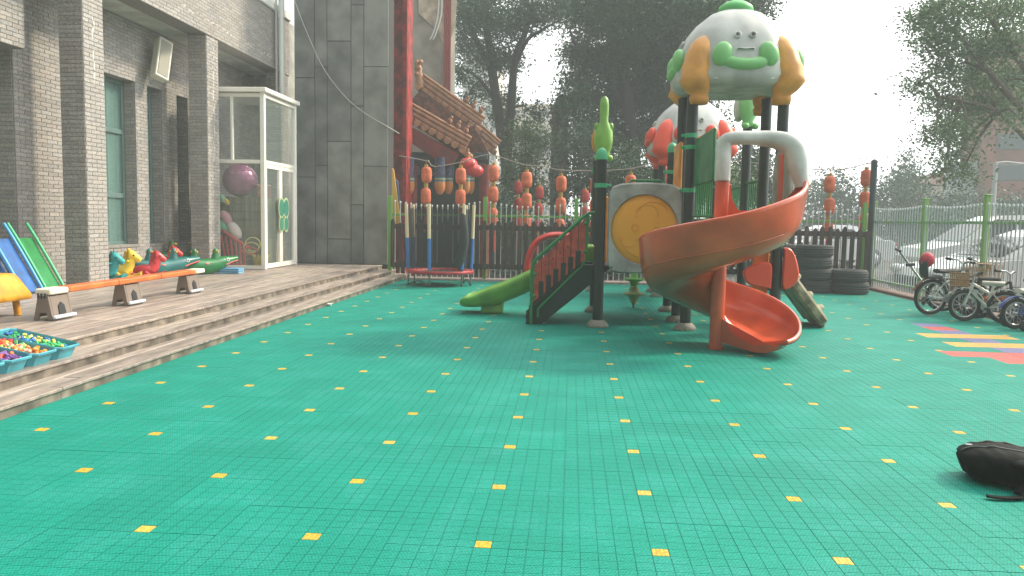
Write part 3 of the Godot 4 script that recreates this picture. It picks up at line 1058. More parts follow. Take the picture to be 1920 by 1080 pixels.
func build_playset():
	var t = thing("playground_set", "big climbing frame with orange spiral slide, animal face roofs and dark posts", "play set", V(1.2, 0, 10.0))
	var post_m = M("post_dark", C(26, 44, 42), 0.45, "fine", 1.0, {"coat": 0.15})
	var green_m = M("rail_green", C(30, 122, 66), 0.45)
	var cap_m = M("cap_green", C(60, 170, 120), 0.45)
	var red_m = M("slide_red", C(224, 94, 52), 0.26, "mottle", 0.6, {"coat": 0.35})
	var pgrey = M("plastic_grey", C(176, 180, 178), 0.5, "mottle", 1.0)
	var shell = M("roof_white", C(210, 216, 212), 0.5, "mottle", 0.7)
	var orange = M("plastic_orange", C(236, 160, 44), 0.42, "mottle", 1.0)
	var lime = M("plastic_lime", C(138, 200, 84), 0.32, "mottle", 0.8, {"coat": 0.2})
	var lgreen = M("plastic_green", C(126, 194, 124), 0.45)
	var coral = M("plastic_coral", C(228, 82, 54), 0.42)
	var deck_m = M("deck_brown", C(62, 48, 42), 0.7, "fine", 2.0)
	# posts: x, depth, height, cap?
	var posts = [[0.30, 8.62, 1.80, 1], [0.30, 10.02, 1.86, 0], [0.36, 12.98, 1.9, 1], [1.215, 8.56, 2.50, 0], [1.21, 9.25, 2.50, 0], [2.13, 8.56, 2.50, 0], [2.12, 9.25, 2.50, 0], [1.23, 10.29, 2.02, 1], [2.14, 10.29, 2.35, 0], [1.33, 12.32, 2.10, 0], [1.34, 13.15, 2.10, 0], [2.25, 12.32, 2.10, 0], [2.25, 13.15, 2.10, 0]]
	for p in posts:
		var s = S()
		tube(s, [V(p[0], 0.004, p[1]), V(p[0], p[2], p[1])], 0.057, 18)
		var po = obj("post", s, post_m, t)
		if p[3]:
			s = S()
			lathe(s, [[0.061, -0.03], [0.062, 0.015], [0.055, 0.05], [0.035, 0.08], [0.008, 0.095]], 16, Transform3D(Basis(), V(p[0], p[2], p[1])))
			obj("cap", s, cap_m, po)
		s = S()
		lathe(s, [[0.115, 0.002], [0.118, 0.02], [0.10, 0.045], [0.075, 0.07], [0.062, 0.075]], 18, Transform3D(Basis(), V(p[0], 0.002, p[1])))
		obj("foot_cover", s, M("foot_grey", C(150, 150, 138), 0.7, "fine", 2.0), po)
	# decks
	for d in [[0.30, 1.215, 8.62, 10.25, 0.66], [1.215, 2.13, 8.56, 9.27, 1.16], [1.26, 2.13, 7.72, 8.50, 1.16], [1.27, 2.15, 9.30, 12.3, 0.95], [1.33, 2.25, 12.3, 13.2, 1.0], [0.36, 1.3, 12.3, 13.1, 0.85]]:
		var s = S()
		bspan(s, V(d[0] + 0.02, d[4] - 0.07, d[2] + 0.02), V(d[1] - 0.02, d[4], d[3] - 0.02), 0.01)
		obj("deck", s, deck_m, t)
	# --- grey panel with the orange moulded disc ---
	var s = S()
	var c = V(0.765, 1.045, 8.60)
	var out = []
	var seg = 48
	var rings = [[], [], [], []]
	for j in seg:
		var f = TAU * j / seg
		var r = pow(pow(absf(cos(f)) / 0.385, 9.0) + pow(absf(sin(f)) / 0.462, 9.0), -1.0 / 9.0)
		var p = Vector3(cos(f) * r, sin(f) * r + (0.03 * cos(cos(f) * r * 4.0) if sin(f) > 0 else 0.0), 0)
		var q = Vector3(cos(f) * 0.345, sin(f) * 0.36, 0)
		rings[0].append(c + p + Vector3(0, 0, -0.035))
		rings[1].append(c + p + Vector3(0, 0, 0.02))
		rings[2].append(c + p * 0.965 + Vector3(0, 0, 0.04))
		rings[3].append(c + q * 1.03 + Vector3(0, 0, 0.036))
		out.append(c + q + Vector3(0, 0, 0.0))
	rings.append(out)
	loft(s, rings, false, false)
	var panel = obj("panel", s, pgrey, t)
	s = S()
	rings = []
	for q in [[0.353, -0.005], [0.34, 0.012], [0.25, 0.024], [0.12, 0.032], [0.01, 0.034]]:
		rings.append(ring_at(c + Vector3(0, 0, q[1]), Basis(), q[0], q[0] * 1.03, 40))
	loft(s, rings, true)
	var disc = obj("disc", s, M("disc_orange", C(238, 166, 50), 0.45), panel)
	# raised drawing on the disc: ears, eyes, mouth
	s = S()
	for l in [[-0.10, 0.02, 0.035, 0.035, 0.0, TAU], [0.12, 0.0, 0.035, 0.035, 0.0, TAU], [0.02, 0.16, 0.12, 0.10, -0.3, 3.6], [0.08, 0.17, 0.15, 0.12, 0.1, 2.9], [0.01, -0.05, 0.11, 0.09, 3.6, 5.9], [-0.16, -0.12, 0.08, 0.06, 2.6, 5.2], [0.0, -0.02, 0.27, 0.27, 3.4, 5.6]]:
		var pts = []
		for q in 15:
			var f = lerpf(l[4], l[5], q / 14.0)
			var x = l[0] + cos(f) * l[2]
			var y = l[1] + sin(f) * l[3]
			pts.append(c + Vector3(x, y, 0.034 - (x * x + y * y) * 0.17))
		tube(s, pts, 0.0065, 6)
	obj("relief_line", s, M("plastic_orange_line", C(228, 152, 40), 0.5), disc)
	s = S()
	bspan(s, c + Vector3(-0.38, -0.47, 0.03), c + Vector3(-0.34, -0.43, 0.05), 0.008)
	for sx in [-0.33, 0.33]:
		for sy in [-0.40]:
			ell(s, c + Vector3(sx, sy, 0.04), Vector3(0.012, 0.012, 0.012), Basis(), 8, 6)
	obj("bolt", s, M("bolt_grey", C(110, 112, 110), 0.4, "", 1.0, {"metal": 0.8}), panel)
	s = S()
	tube(s, [c + Vector3(-0.18, 0.475, 0), c + Vector3(-0.15, 0.51, 0), c + Vector3(0.15, 0.51, 0), c + Vector3(0.18, 0.475, 0)], 0.014, 8)
	obj("grip", s, green_m, panel)
	# orange edge boards beside the panel
	for e in [[0.375, 8.85, 9.5, 0.68, 1.40], [1.14, 8.75, 9.22, 1.18, 1.98]]:
		s = S()
		bspan(s, V(e[0] - 0.02, e[3], e[1]), V(e[0] + 0.02, e[4], e[2]), 0.015)
		obj("side_board", s, orange, t)
	# rail clamps on the posts
	for p in [[0.30, 1.50, 8.62], [1.215, 1.46, 8.56], [1.215, 2.02, 8.56], [2.13, 0.93, 8.56], [1.23, 1.75, 10.29], [1.215, 1.90, 8.56]]:
		s = S()
		tube(s, [V(p[0], p[1] - 0.022, p[2]), V(p[0], p[1] + 0.022, p[2])], 0.068, 16)
		bbox(s, V(p[0] + (0.075 if p[0] < 1 else -0.075), p[1], p[2]), Vector3(0.06, 0.03, 0.03), 0.006)
		obj("clamp", s, cap_m, t)
	# --- stairs on the near side of the low deck ---
	var stair: MeshInstance3D
	for z in [8.70, 9.26]:
		s = S()
		prism(s, [[-0.47, 0.0], [-0.30, 0.0], [0.25, 0.47], [0.25, 0.66], [0.13, 0.66], [-0.47, 0.14]], Transform3D(Basis(), V(0, 0.004, z)), 0.04, 0.006)
		if z < 9: stair = obj("stairs", s, post_m, t)
		else: obj("stringer", s, post_m, stair)
	for k in 4:
		s = S()
		bspan(s, V(-0.42 + k * 0.155, 0.13 + k * 0.13, 8.725), V(-0.22 + k * 0.155, 0.155 + k * 0.13, 9.235), 0.006)
		obj("tread", s, deck_m, stair)
	for z in [8.66, 9.30]:
		s = S()
		var rail = [V(-0.415, 0.004, z), V(-0.415, 0.60, z), V(-0.405, 0.66, z), V(-0.36, 0.72, z), V(0.14, 1.18, z), V(0.19, 1.21, z), V(0.27, 1.215, z)]
		tube(s, rail, 0.017, 10)
		obj("handrail", s, green_m, stair)
		s = S()
		tube(s, [V(-0.34, 0.17, z), V(0.13, 0.66, z), V(0.16, 0.72, z), V(0.175, 1.19, z)], 0.013, 8)
		tube(s, [V(-0.34, 0.17, z), V(-0.34, 0.08, z)], 0.012, 8)
		obj("rail", s, green_m, stair)
	# piano panel: red white-keys with gaps and dark short keys
	var n = 7
	for k in n:
		var xa = -0.385 + k * 0.0775
		var xb = xa + 0.070
		var top = func(x): return 0.625 + (x + 0.40) * 0.965
		var bot = func(x): return 0.235 + (x + 0.40) * 0.86
		s = S()
		prism(s, [[xa, bot.call(xa)], [xb, bot.call(xb)], [xb, top.call(xb)], [xa, top.call(xa)]], Transform3D(Basis(), V(0, 0, 8.66)), 0.018, 0.004)
		obj("piano_key", s, M("key_red", C(196, 84, 66), 0.5, "mottle", 2.0), stair)
		if k < n - 1:
			s = S()
			var xm = xb + 0.004
			var y = bot.call(xm) + 0.0
			bspan(s, V(xm - 0.026, y - 0.015, 8.643), V(xm + 0.026, y + 0.165, 8.672), 0.004)
			obj("dark_key", s, post_m, stair)
			s = S()
			span(s, V(xm - 0.0045, y + 0.166, 8.653), V(xm + 0.0045, top.call(xm) - 0.005, 8.668))
			obj("key_gap", s, post_m, stair)
			if k > 0 and k < 5:
				s = S()
				ell(s, V(xm - 0.035, y + 0.27, 8.652), Vector3(0.011, 0.011, 0.008), Basis(), 8, 6)
				obj("bolt", s, M("bolt_dark_red", C(120, 20, 20), 0.4), stair)
	for p in [[-0.385, 0.545], [-0.385, 0.31], [0.15, 1.10], [0.15, 0.80]]:
		s = S()
		ell(s, V(p[0], p[1], 8.655), Vector3(0.024, 0.02, 0.02), Basis(), 10, 6)
		obj("clip", s, green_m, stair)
	# --- green slide ---
	var cl = spline([V(0.30, 0.66, 9.70), V(0.10, 0.62, 9.70), V(-0.44, 0.335, 9.70), V(-0.82, 0.165, 9.70), V(-1.10, 0.105, 9.70), V(-1.30, 0.10, 9.70)], 34)
	rings = []
	for i in cl.size():
		var d = (cl[mini(i + 1, cl.size() - 1)] - cl[maxi(i - 1, 0)]).normalized()
		var up = Vector3(d.y, -d.x, 0) * (1.0 if -d.x > 0 else -1.0)
		if up.y < 0: up = -up
		var f = i / float(cl.size() - 1)
		var hw = (0.265 + 0.03 * smoothstep(0.6, 0.85, f)) * (1.0 - 0.22 * smoothstep(0.9, 1.0, f))
		var hh = 0.185 * (1.0 - 0.42 * smoothstep(0.62, 0.95, f)) * (1.0 - 0.35 * smoothstep(0.93, 1.0, f)) * smoothstep(-0.1, 0.08, f)
		var ring = []
		for p in [[-1.0, 1.0], [-0.90, 1.02], [-0.80, 0.55], [-0.62, 0.12], [-0.30, 0.0], [0.0, -0.02], [0.30, 0.0], [0.62, 0.12], [0.80, 0.55], [0.90, 1.02], [1.0, 1.0], [1.06, 0.8], [1.0, 0.62], [0.90, 0.20], [0.66, -0.16], [0.0, -0.22], [-0.66, -0.16], [-0.90, 0.20], [-1.0, 0.62], [-1.06, 0.8]]:
			ring.append(cl[i] + Vector3(0, 0, p[0] * hw) + up * (p[1] * maxf(hh, 0.03)))
		rings.append(ring)
	s = S()
	loft(s, rings, true)
	var gs = obj("green_slide", s, lime, t)
	s = S()
	bspan(s, V(-1.06, 0.004, 9.56), V(-0.80, 0.13, 9.84), 0.02)
	obj("slide_foot", s, lime, gs)
	# --- spiral slide ---
	var cc = V(1.315, 0, 7.28)
	var R = 0.70
	s = S()
	tube(s, [cc + Vector3(0, 0.004, 0), cc + Vector3(0, 1.49, 0)], 0.064, 20)
	var sp = obj("spiral_slide", s, red_m, t)
	var hts = spline([1.12, 0.98, 0.845, 0.73, 0.60, 0.455, 0.315, 0.215, 0.14, 0.105], 108)     # floor at every 45 degrees
	var wall = spline([0.40, 0.38, 0.355, 0.36, 0.385, 0.38, 0.32, 0.27, 0.25, 0.17], 108)
	rings = []
	for i in 109:
		var th = deg_to_rad(i / 108.0 * 405.0)
		var endf = smoothstep(96.0, 108.0, float(i))
		var e = Vector3(cos(th), 0, sin(th))        # turning from +x towards the camera (+z)
		var h = hts[i]
		var w = wall[i] * (1.0 - 0.62 * smoothstep(82.0, 108.0, float(i)))
		var ring = []
		var inner = 0.10 + 0.06 * endf
		for p in [[0.055, inner + 0.02], [0.10, inner], [0.18, inner * 0.35], [0.28, 0.01], [0.40, -0.015], [0.50, 0.0], [0.58, minf(0.04, w * 0.12)], [0.635, minf(0.12, w * 0.34)], [0.662, w * 0.55], [0.672, w - 0.02], [0.682, w], [0.70, w + 0.006], [0.715, w - 0.006], [0.712, w - 0.035], [0.70, w * 0.6], [0.685, w * 0.3], [0.655, 0.04], [0.60, -0.035], [0.50, -0.07], [0.38, -0.075], [0.22, -0.055], [0.055, -0.03]]:
			ring.append(cc + e * (p[0] * R / 0.70) + Vector3(0, maxf(h + p[1], 0.012), 0))
		rings.append(ring)
	var mid = Vector3.ZERO
	for v in rings[108]: mid += v / rings[108].size()
	var go = (rings[108][4] - rings[107][4]).normalized()
	for q in [[0.012, 0.995], [0.02, 0.975]]:       # rounded end of the outlet
		var ring = []
		for v in rings[108]: ring.append(v + go * q[0] + (mid - v) * (1.0 - q[1]) * 0.5)
		rings.append(ring)
	s = S()
	loft(s, rings, true)
	obj("trough", s, red_m, sp)
	# moulded seam lines on the outer skin
	for f in [15]:
		s = S()
		var pts = []
		for i in range(14, 78): pts.append(rings[i][f].lerp(rings[i][16], 0.35))
		tube(s, pts, 0.006, 5)
		obj("seam", s, red_m, sp)
	# web bracing the trough against the column
	s = S()
	prism(s, [[0.03, 1.10], [0.03, 1.48], [0.068, 1.47], [0.085, 1.34], [0.13, 1.25], [0.22, 1.20], [0.36, 1.185], [0.36, 1.10]], Transform3D(Basis(), cc), 0.035, 0.006)
	obj("web", s, red_m, sp)
	# pale entry hood: column top, arch, outer leg widening into the slide wall
	s = S()
	tube(s, [cc + Vector3(0, 1.492, 0), cc + Vector3(0, 1.80, 0)], 0.066, 18)
	var hood = obj("entry_hood", s, shell, sp)
	s = S()
	var path = spline([cc + Vector3(-0.005, 1.50, 0.0), cc + Vector3(-0.005, 1.68, 0), cc + Vector3(0.0, 1.82, 0), cc + Vector3(0.06, 1.865, 0), cc + Vector3(0.25, 1.875, -0.02), cc + Vector3(0.46, 1.86, -0.03), cc + Vector3(0.58, 1.81, -0.02), cc + Vector3(0.63, 1.71, -0.01), cc + Vector3(0.655, 1.58, 0), cc + Vector3(0.685, 1.46, 0.02)], 40)
	rings = []
	for i in path.size():
		var d = (path[mini(i + 1, path.size() - 1)] - path[maxi(i - 1, 0)]).normalized()
		var side = Vector3(0, 0, 1)
		var nx = side.cross(d).normalized()
		var f = i / float(path.size() - 1)
		var th = 0.058 + 0.03 * sin(PI * clampf((f - 0.45) / 0.5, 0, 1))
		var ring = []
		for j in 14:
			var a = TAU * j / 14
			var k = pow(pow(absf(cos(a)), 3.0) + pow(absf(sin(a)), 3.0), -1.0 / 3.0)
			ring.append(path[i] + nx * cos(a) * th * k + side * sin(a) * 0.10 * k)
		rings.append(ring)
	loft(s, rings, true)
	obj("arch", s, shell, hood)
	# barriers of the entry deck: green barred panel on one side, pale oval with red slot on the other
	s = S()
	bspan(s, V(1.245, 1.50, 7.42), V(1.275, 1.98, 8.49), 0.01)
	var gb = obj("green_barrier", s, M("barrier_green", C(44, 134, 84), 0.45, "mottle", 1.0), t)
	for k in 9:
		s = S()
		tube(s, [V(1.26, 1.19, 7.50 + k * 0.115), V(1.26, 1.50, 7.50 + k * 0.115)], 0.009, 6)
		obj("bar", s, green_m, gb)
	s = S()
	tube(s, [V(1.26, 1.19, 7.44), V(1.26, 1.19, 8.5)], 0.013, 8)
	obj("rail", s, green_m, gb)
	s = S()
	var poly = []
	for q in 28:
		var a = TAU * q / 28
		poly.append([cos(a) * 0.33, sin(a) * 0.37])
	prism(s, poly, Transform3D(Basis(Vector3(0, 0, -1), Vector3.UP, Vector3(1, 0, 0)), V(2.04, 1.55, 8.08)), 0.05, 0.012)
	var ov = obj("oval_barrier", s, pgrey, t)
	s = S()
	bspan(s, V(2.005, 1.25, 7.98), V(2.075, 1.82, 8.16), 0.02)
	obj("red_slot", s, coral, ov)
	# barred green railings of the middle and back decks
	for r in [[V(2.12, 0, 9.30), V(2.14, 0, 10.24), 0.98, 1.62], [V(1.28, 0, 9.32), V(1.25, 0, 10.22), 0.98, 1.62], [V(2.16, 0, 10.36), V(2.25, 0, 12.26), 0.98, 1.60], [V(1.27, 0, 10.36), V(1.33, 0, 12.26), 0.98, 1.60], [V(1.33, 0, 12.3), V(2.25, 0, 12.3), 1.02, 1.66], [V(0.36, 0, 12.36), V(1.27, 0, 12.33), 0.9, 1.4]]:
		s = S()
		tube(s, [r[0] + Vector3(0, r[2], 0), r[1] + Vector3(0, r[2], 0)], 0.014, 8)
		tube(s, [r[0] + Vector3(0, r[3], 0), r[1] + Vector3(0, r[3], 0)], 0.016, 8)
		var ro = obj("railing", s, green_m, t)
		var cnt = int(r[0].distance_to(r[1]) / 0.11)
		for k in range(1, cnt):
			s = S()
			var q = r[0].lerp(r[1], float(k) / cnt)
			tube(s, [q + Vector3(0, r[2], 0), q + Vector3(0, r[3], 0)], 0.008, 6)
			obj("bar", s, green_m, ro)
	# --- roofs and post toppers ---
	play_roof(t, V(1.68, 2.45, 8.92), lgreen, M("roof_orange", C(230, 164, 76), 0.45, "mottle", 1.0), M("cap_leaf", C(98, 190, 110), 0.5), shell, 0.41, 0.0)
	play_roof(t, V(1.79, 2.08, 12.73), coral, coral, coral, shell, 0.42, 0.0)
	topper(t, V(0.365, 1.87, 10.02), lime, orange, 0.1)
	topper(t, V(2.14, 2.3, 10.29), lgreen, shell, 0.4)
	# --- climbing ramp with stone-like holds ---
	s = S()
	var ra = V(2.22, 0.74, 9.28)
	var rb = V(2.79, 0.01, 9.28)
	var dir = (rb - ra).normalized()
	var nrm = Vector3(-dir.y, dir.x, 0)
	if nrm.y < 0: nrm = -nrm
	var rbasis = Basis(dir, nrm, dir.cross(nrm))
	bbox(s, (ra + rb) * 0.5, Vector3(ra.distance_to(rb), 0.05, 0.52), 0.015, rbasis)
	var stone = M("ramp_stone", C(176, 170, 142), 0.75, "blotch", 1.2, {"bump": 0.5})
	var ramp = obj("climbing_ramp", s, stone, t)
	for sz in [-1, 1]:
		s = S()
		bar(s, ra + Vector3(0, 0.03, 0.28 * sz) - dir * 0.05, rb + Vector3(-0.01, 0.04, 0.28 * sz), 0.075, 0.12, 0.025, nrm)
		obj("side_rail", s, stone, ramp)
	for k in 10:
		s = S()
		var f = 0.06 + 0.092 * k
		var q = ra.lerp(rb, f) + nrm * 0.06 + Vector3(0, 0, [-0.17, 0.14, -0.04, 0.2, -0.2][k % 5])
		ell(s, q, Vector3(0.055, 0.06, 0.065), rbasis, 10, 6)
		bbox(s, q + nrm * 0.045, Vector3(0.07, 0.06, 0.08), 0.02, rbasis)
		obj("hold", s, M("hold_stone", C(206, 198, 172), 0.75, "fine", 2.0), ramp)
	# red wing panels and orange board round the post above the ramp
	s = S()
	for wp in [[[-0.06, -0.22], [-0.06, 0.02], [-0.15, 0.05], [-0.25, 0.02], [-0.34, -0.04], [-0.33, -0.12], [-0.26, -0.19]], [[0.06, 0.20], [0.06, -0.20], [0.16, -0.19], [0.215, -0.10], [0.20, 0.04], [0.15, 0.16], [0.10, 0.205]]]:
		var ol = []
		var v2 = []
		for q in wp: v2.append(Vector2(q[0], q[1]))
		v2.append(v2[0])
		for q in spline(v2, 36).slice(0, 36): ol.append([q.x, q.y])
		s = S()
		prism(s, ol, Transform3D(Basis(), V(2.13, 0.68, 8.52)), 0.07, 0.015)
		obj("wing_panel", s, coral, t)
	s = S()
	poly = []
	for q in 13:
		var a = PI * q / 12.0
		poly.append([cos(a) * 0.085, 0.30 + sin(a) * 0.085])
	poly.append_array([[-0.075, -0.30], [0.075, -0.30]])
	prism(s, poly, Transform3D(Basis(), V(1.99, 0.60, 8.66)), 0.06, 0.012)
	obj("ramp_board", s, M("plastic_amber", C(226, 128, 40), 0.45), t)
	# --- red hoop slide wall on the far low deck ---
	s = S()
	var hp = spline([at(988, 524, 12.6), at(990, 490, 12.6), at(1003, 458, 12.6), at(1028, 443, 12.6), at(1062, 442, 12.6), at(1100, 452, 12.6)], 30)
	rings = []
	for i in hp.size():
		var d = (hp[mini(i + 1, hp.size() - 1)] - hp[maxi(i - 1, 0)]).normalized()
		var nx = Vector3(0, 0, 1).cross(d).normalized()
		var ring = []
		for j in 12:
			var a = TAU * j / 12
			ring.append(hp[i] + nx * cos(a) * 0.055 + Vector3(0, 0, sin(a) * 0.22))
		rings.append(ring)
	loft(s, rings, true)
	obj("tunnel_arch", s, M("arch_red", C(214, 40, 26), 0.35, "mottle", 1.0), t)
	# --- hanging spinner under the low deck ---
	s = S()
	var sc = V(0.83, 0, 10.58)
	tube(s, [V(0.83, 0.004, 10.58), V(0.83, 0.62, 10.58)], 0.012, 8)
	var spn = obj("spinner", s, M("spinner_rod", C(90, 96, 80), 0.5), t)
	s = S()
	lathe(s, [[0.012, 0.03], [0.05, 0.11], [0.075, 0.16], [0.145, 0.185], [0.145, 0.20], [0.07, 0.215], [0.065, 0.25], [0.045, 0.30]], 20, Transform3D(Basis(), sc))
	obj("lower_cone", s, M("spinner_olive", C(140, 150, 96), 0.5), spn)
	s = S()
	lathe(s, [[0.045, 0.30], [0.06, 0.345], [0.13, 0.375], [0.13, 0.39], [0.05, 0.40], [0.045, 0.44], [0.03, 0.47]], 20, Transform3D(Basis(), sc))
	obj("upper_cone", s, M("spinner_green", C(90, 160, 60), 0.5), spn)

func build_fences():
	var d = 14.86
	# --- metal picket fence at the back ---
	var f = thing("metal_picket_fence", "white metal picket fence with green posts and rail behind the dark wooden pickets", "fence", V(1.0, 0, d))
	var white = M("picket_white", C(224, 226, 224), 0.45)
	var green = M("fence_green", C(104, 164, 74), 0.5)
	var ps = S()
	tube(ps, [V(0, 0.0, 0), V(0, 0.97, 0)], 0.0095, 6)
	lathe(ps, [[0.0095, 0.97], [0.016, 0.975], [0.016, 0.99], [0.006, 1.0]], 6)
	ps.generate_normals()
	var picket = ps.commit()
	var posts = [-3.36, -1.59, 0.08, 1.78, 3.48, 5.2]
	for i in posts.size():
		var s = S()
		bspan(s, V(posts[i] - 0.035, 0.03, d - 0.035), V(posts[i] + 0.035, 1.53, d + 0.035), 0.006)
		obj("post", s, green, f)
		if i == posts.size() - 1: break
		s = S()
		bspan(s, V(posts[i] + 0.036, 1.165, d - 0.018), V(posts[i + 1] - 0.036, 1.205, d + 0.018), 0.004)
		obj("rail", s, green, f)
		s = S()
		bspan(s, V(posts[i] + 0.036, 0.22, d - 0.018), V(posts[i + 1] - 0.036, 0.26, d + 0.018), 0.004)
		obj("rail", s, green, f)
		var n = int((posts[i + 1] - posts[i]) / 0.097)
		for k in range(1, n):
			var x = lerpf(posts[i], posts[i + 1], float(k) / n)
			var u = absf(float(k) / n - 0.5) * 2.0
			var o = put("picket", picket, white, f)
			o.transform = Transform3D(Basis.from_scale(Vector3(1, 1.33 + 0.10 * u * u, 1)), V(x, 0.045, d - 0.03) - world_at[f])
	# --- dark wooden pickets in front of it ---
	var wf = thing("wooden_picket_fence", "low dark brown wooden picket fence along the far edge of the green floor", "fence", V(1.0, 0, d - 0.2))
	var wm = []
	for k in 4: wm.append(M("dark_wood_%d" % k, [C(84, 68, 62), C(70, 60, 56), C(92, 76, 68), C(76, 64, 62)][k], 0.8, "streak", Vector3(1.2, 1.2, 1.2)))
	var pick = []
	for k in 3:
		var s = S()
		var h = 0.81 + 0.035 * k
		prism(s, [[-0.038, 0.0], [0.038, 0.0], [0.038, h - 0.05], [0.018, h - 0.01], [0.0, h], [-0.018, h - 0.01], [-0.038, h - 0.05]], Transform3D(), 0.02, 0.003)
		s.generate_normals()
		pick.append(s.commit())
	var wd = d - 0.16
	for x in [[-3.30, -1.5], [-1.5, 0.3], [0.3, 2.1], [2.1, 3.9], [3.9, 5.3]]:
		for y in [0.26, 0.97]:
			var s = S()
			bspan(s, V(x[0] + 0.002, y - 0.045, wd + 0.012), V(x[1] - 0.002, y + 0.045, wd + 0.05), 0.005)
			obj("rail", s, wm[rng.randi() % 4], wf)
	var x = -3.28
	while x < 5.3:
		var o = put("picket", pick[rng.randi() % 3], wm[rng.randi() % 4], wf)
		o.transform = Transform3D(Basis(Vector3(0, 0, 1), rng.randf_range(-0.014, 0.014)), V(x, 0.225, wd) - world_at[wf])
		x += rng.randf_range(0.122, 0.138)
	# --- white fence on the street side ---
	var rf = thing("street_fence", "pale metal railing fence with light green posts beside the bicycles", "fence", V(5.42, 0, 11))
	var rp = [15.0, 12.9, 11.05, 9.2, 7.4, 5.6, 3.8]
	var pale = M("picket_pale", C(196, 202, 206), 0.5)
	var lg = M("fence_leaf_green", C(134, 176, 106), 0.5)
	for i in rp.size():
		var s = S()
		bspan(s, V(5.38, 0.03, rp[i] - 0.035), V(5.45, 1.54, rp[i] + 0.035), 0.006)
		var pp = obj("post", s, lg, rf)
		s = S()
		bspan(s, V(5.37, 1.541, rp[i] - 0.045), V(5.46, 1.56, rp[i] + 0.045), 0.006)
		obj("cap", s, lg, pp)
		if i == rp.size() - 1: break
		for y in [0.14, 1.17]:
			s = S()
			bspan(s, V(5.397, y, rp[i + 1] + 0.036), V(5.433, y + 0.04, rp[i] - 0.036), 0.004)
			obj("rail", s, lg, rf)
		var n = int((rp[i] - rp[i + 1]) / 0.097)
		for k in range(1, n):
			var dd = lerpf(rp[i], rp[i + 1], float(k) / n)
			var u = absf(float(k) / n - 0.5) * 2.0
			var o = put("picket", picket, pale, rf)
			o.transform = Transform3D(Basis.from_scale(Vector3(1.0, 1.36 + 0.04 * u * u, 1.0)), V(5.385, 0.06, dd) - world_at[rf])
	var cp = thing("corner_pole", "tall dark steel pole where the two fences meet", "pole", V(5.33, 0, 14.95))
	var s = S()
	tube(s, [V(5.33, 0.02, 14.9), V(5.33, 2.25, 14.9)], 0.055, 14)
	obj("shaft", s, M("pole_dark", C(44, 62, 66), 0.5), cp)
	s = S()
	lathe(s, [[0.06, 2.25], [0.06, 2.27], [0.02, 2.3]], 12, Transform3D(Basis(), V(5.33, 0, 14.9)))
	obj("cap", s, M("pole_dark"), cp)

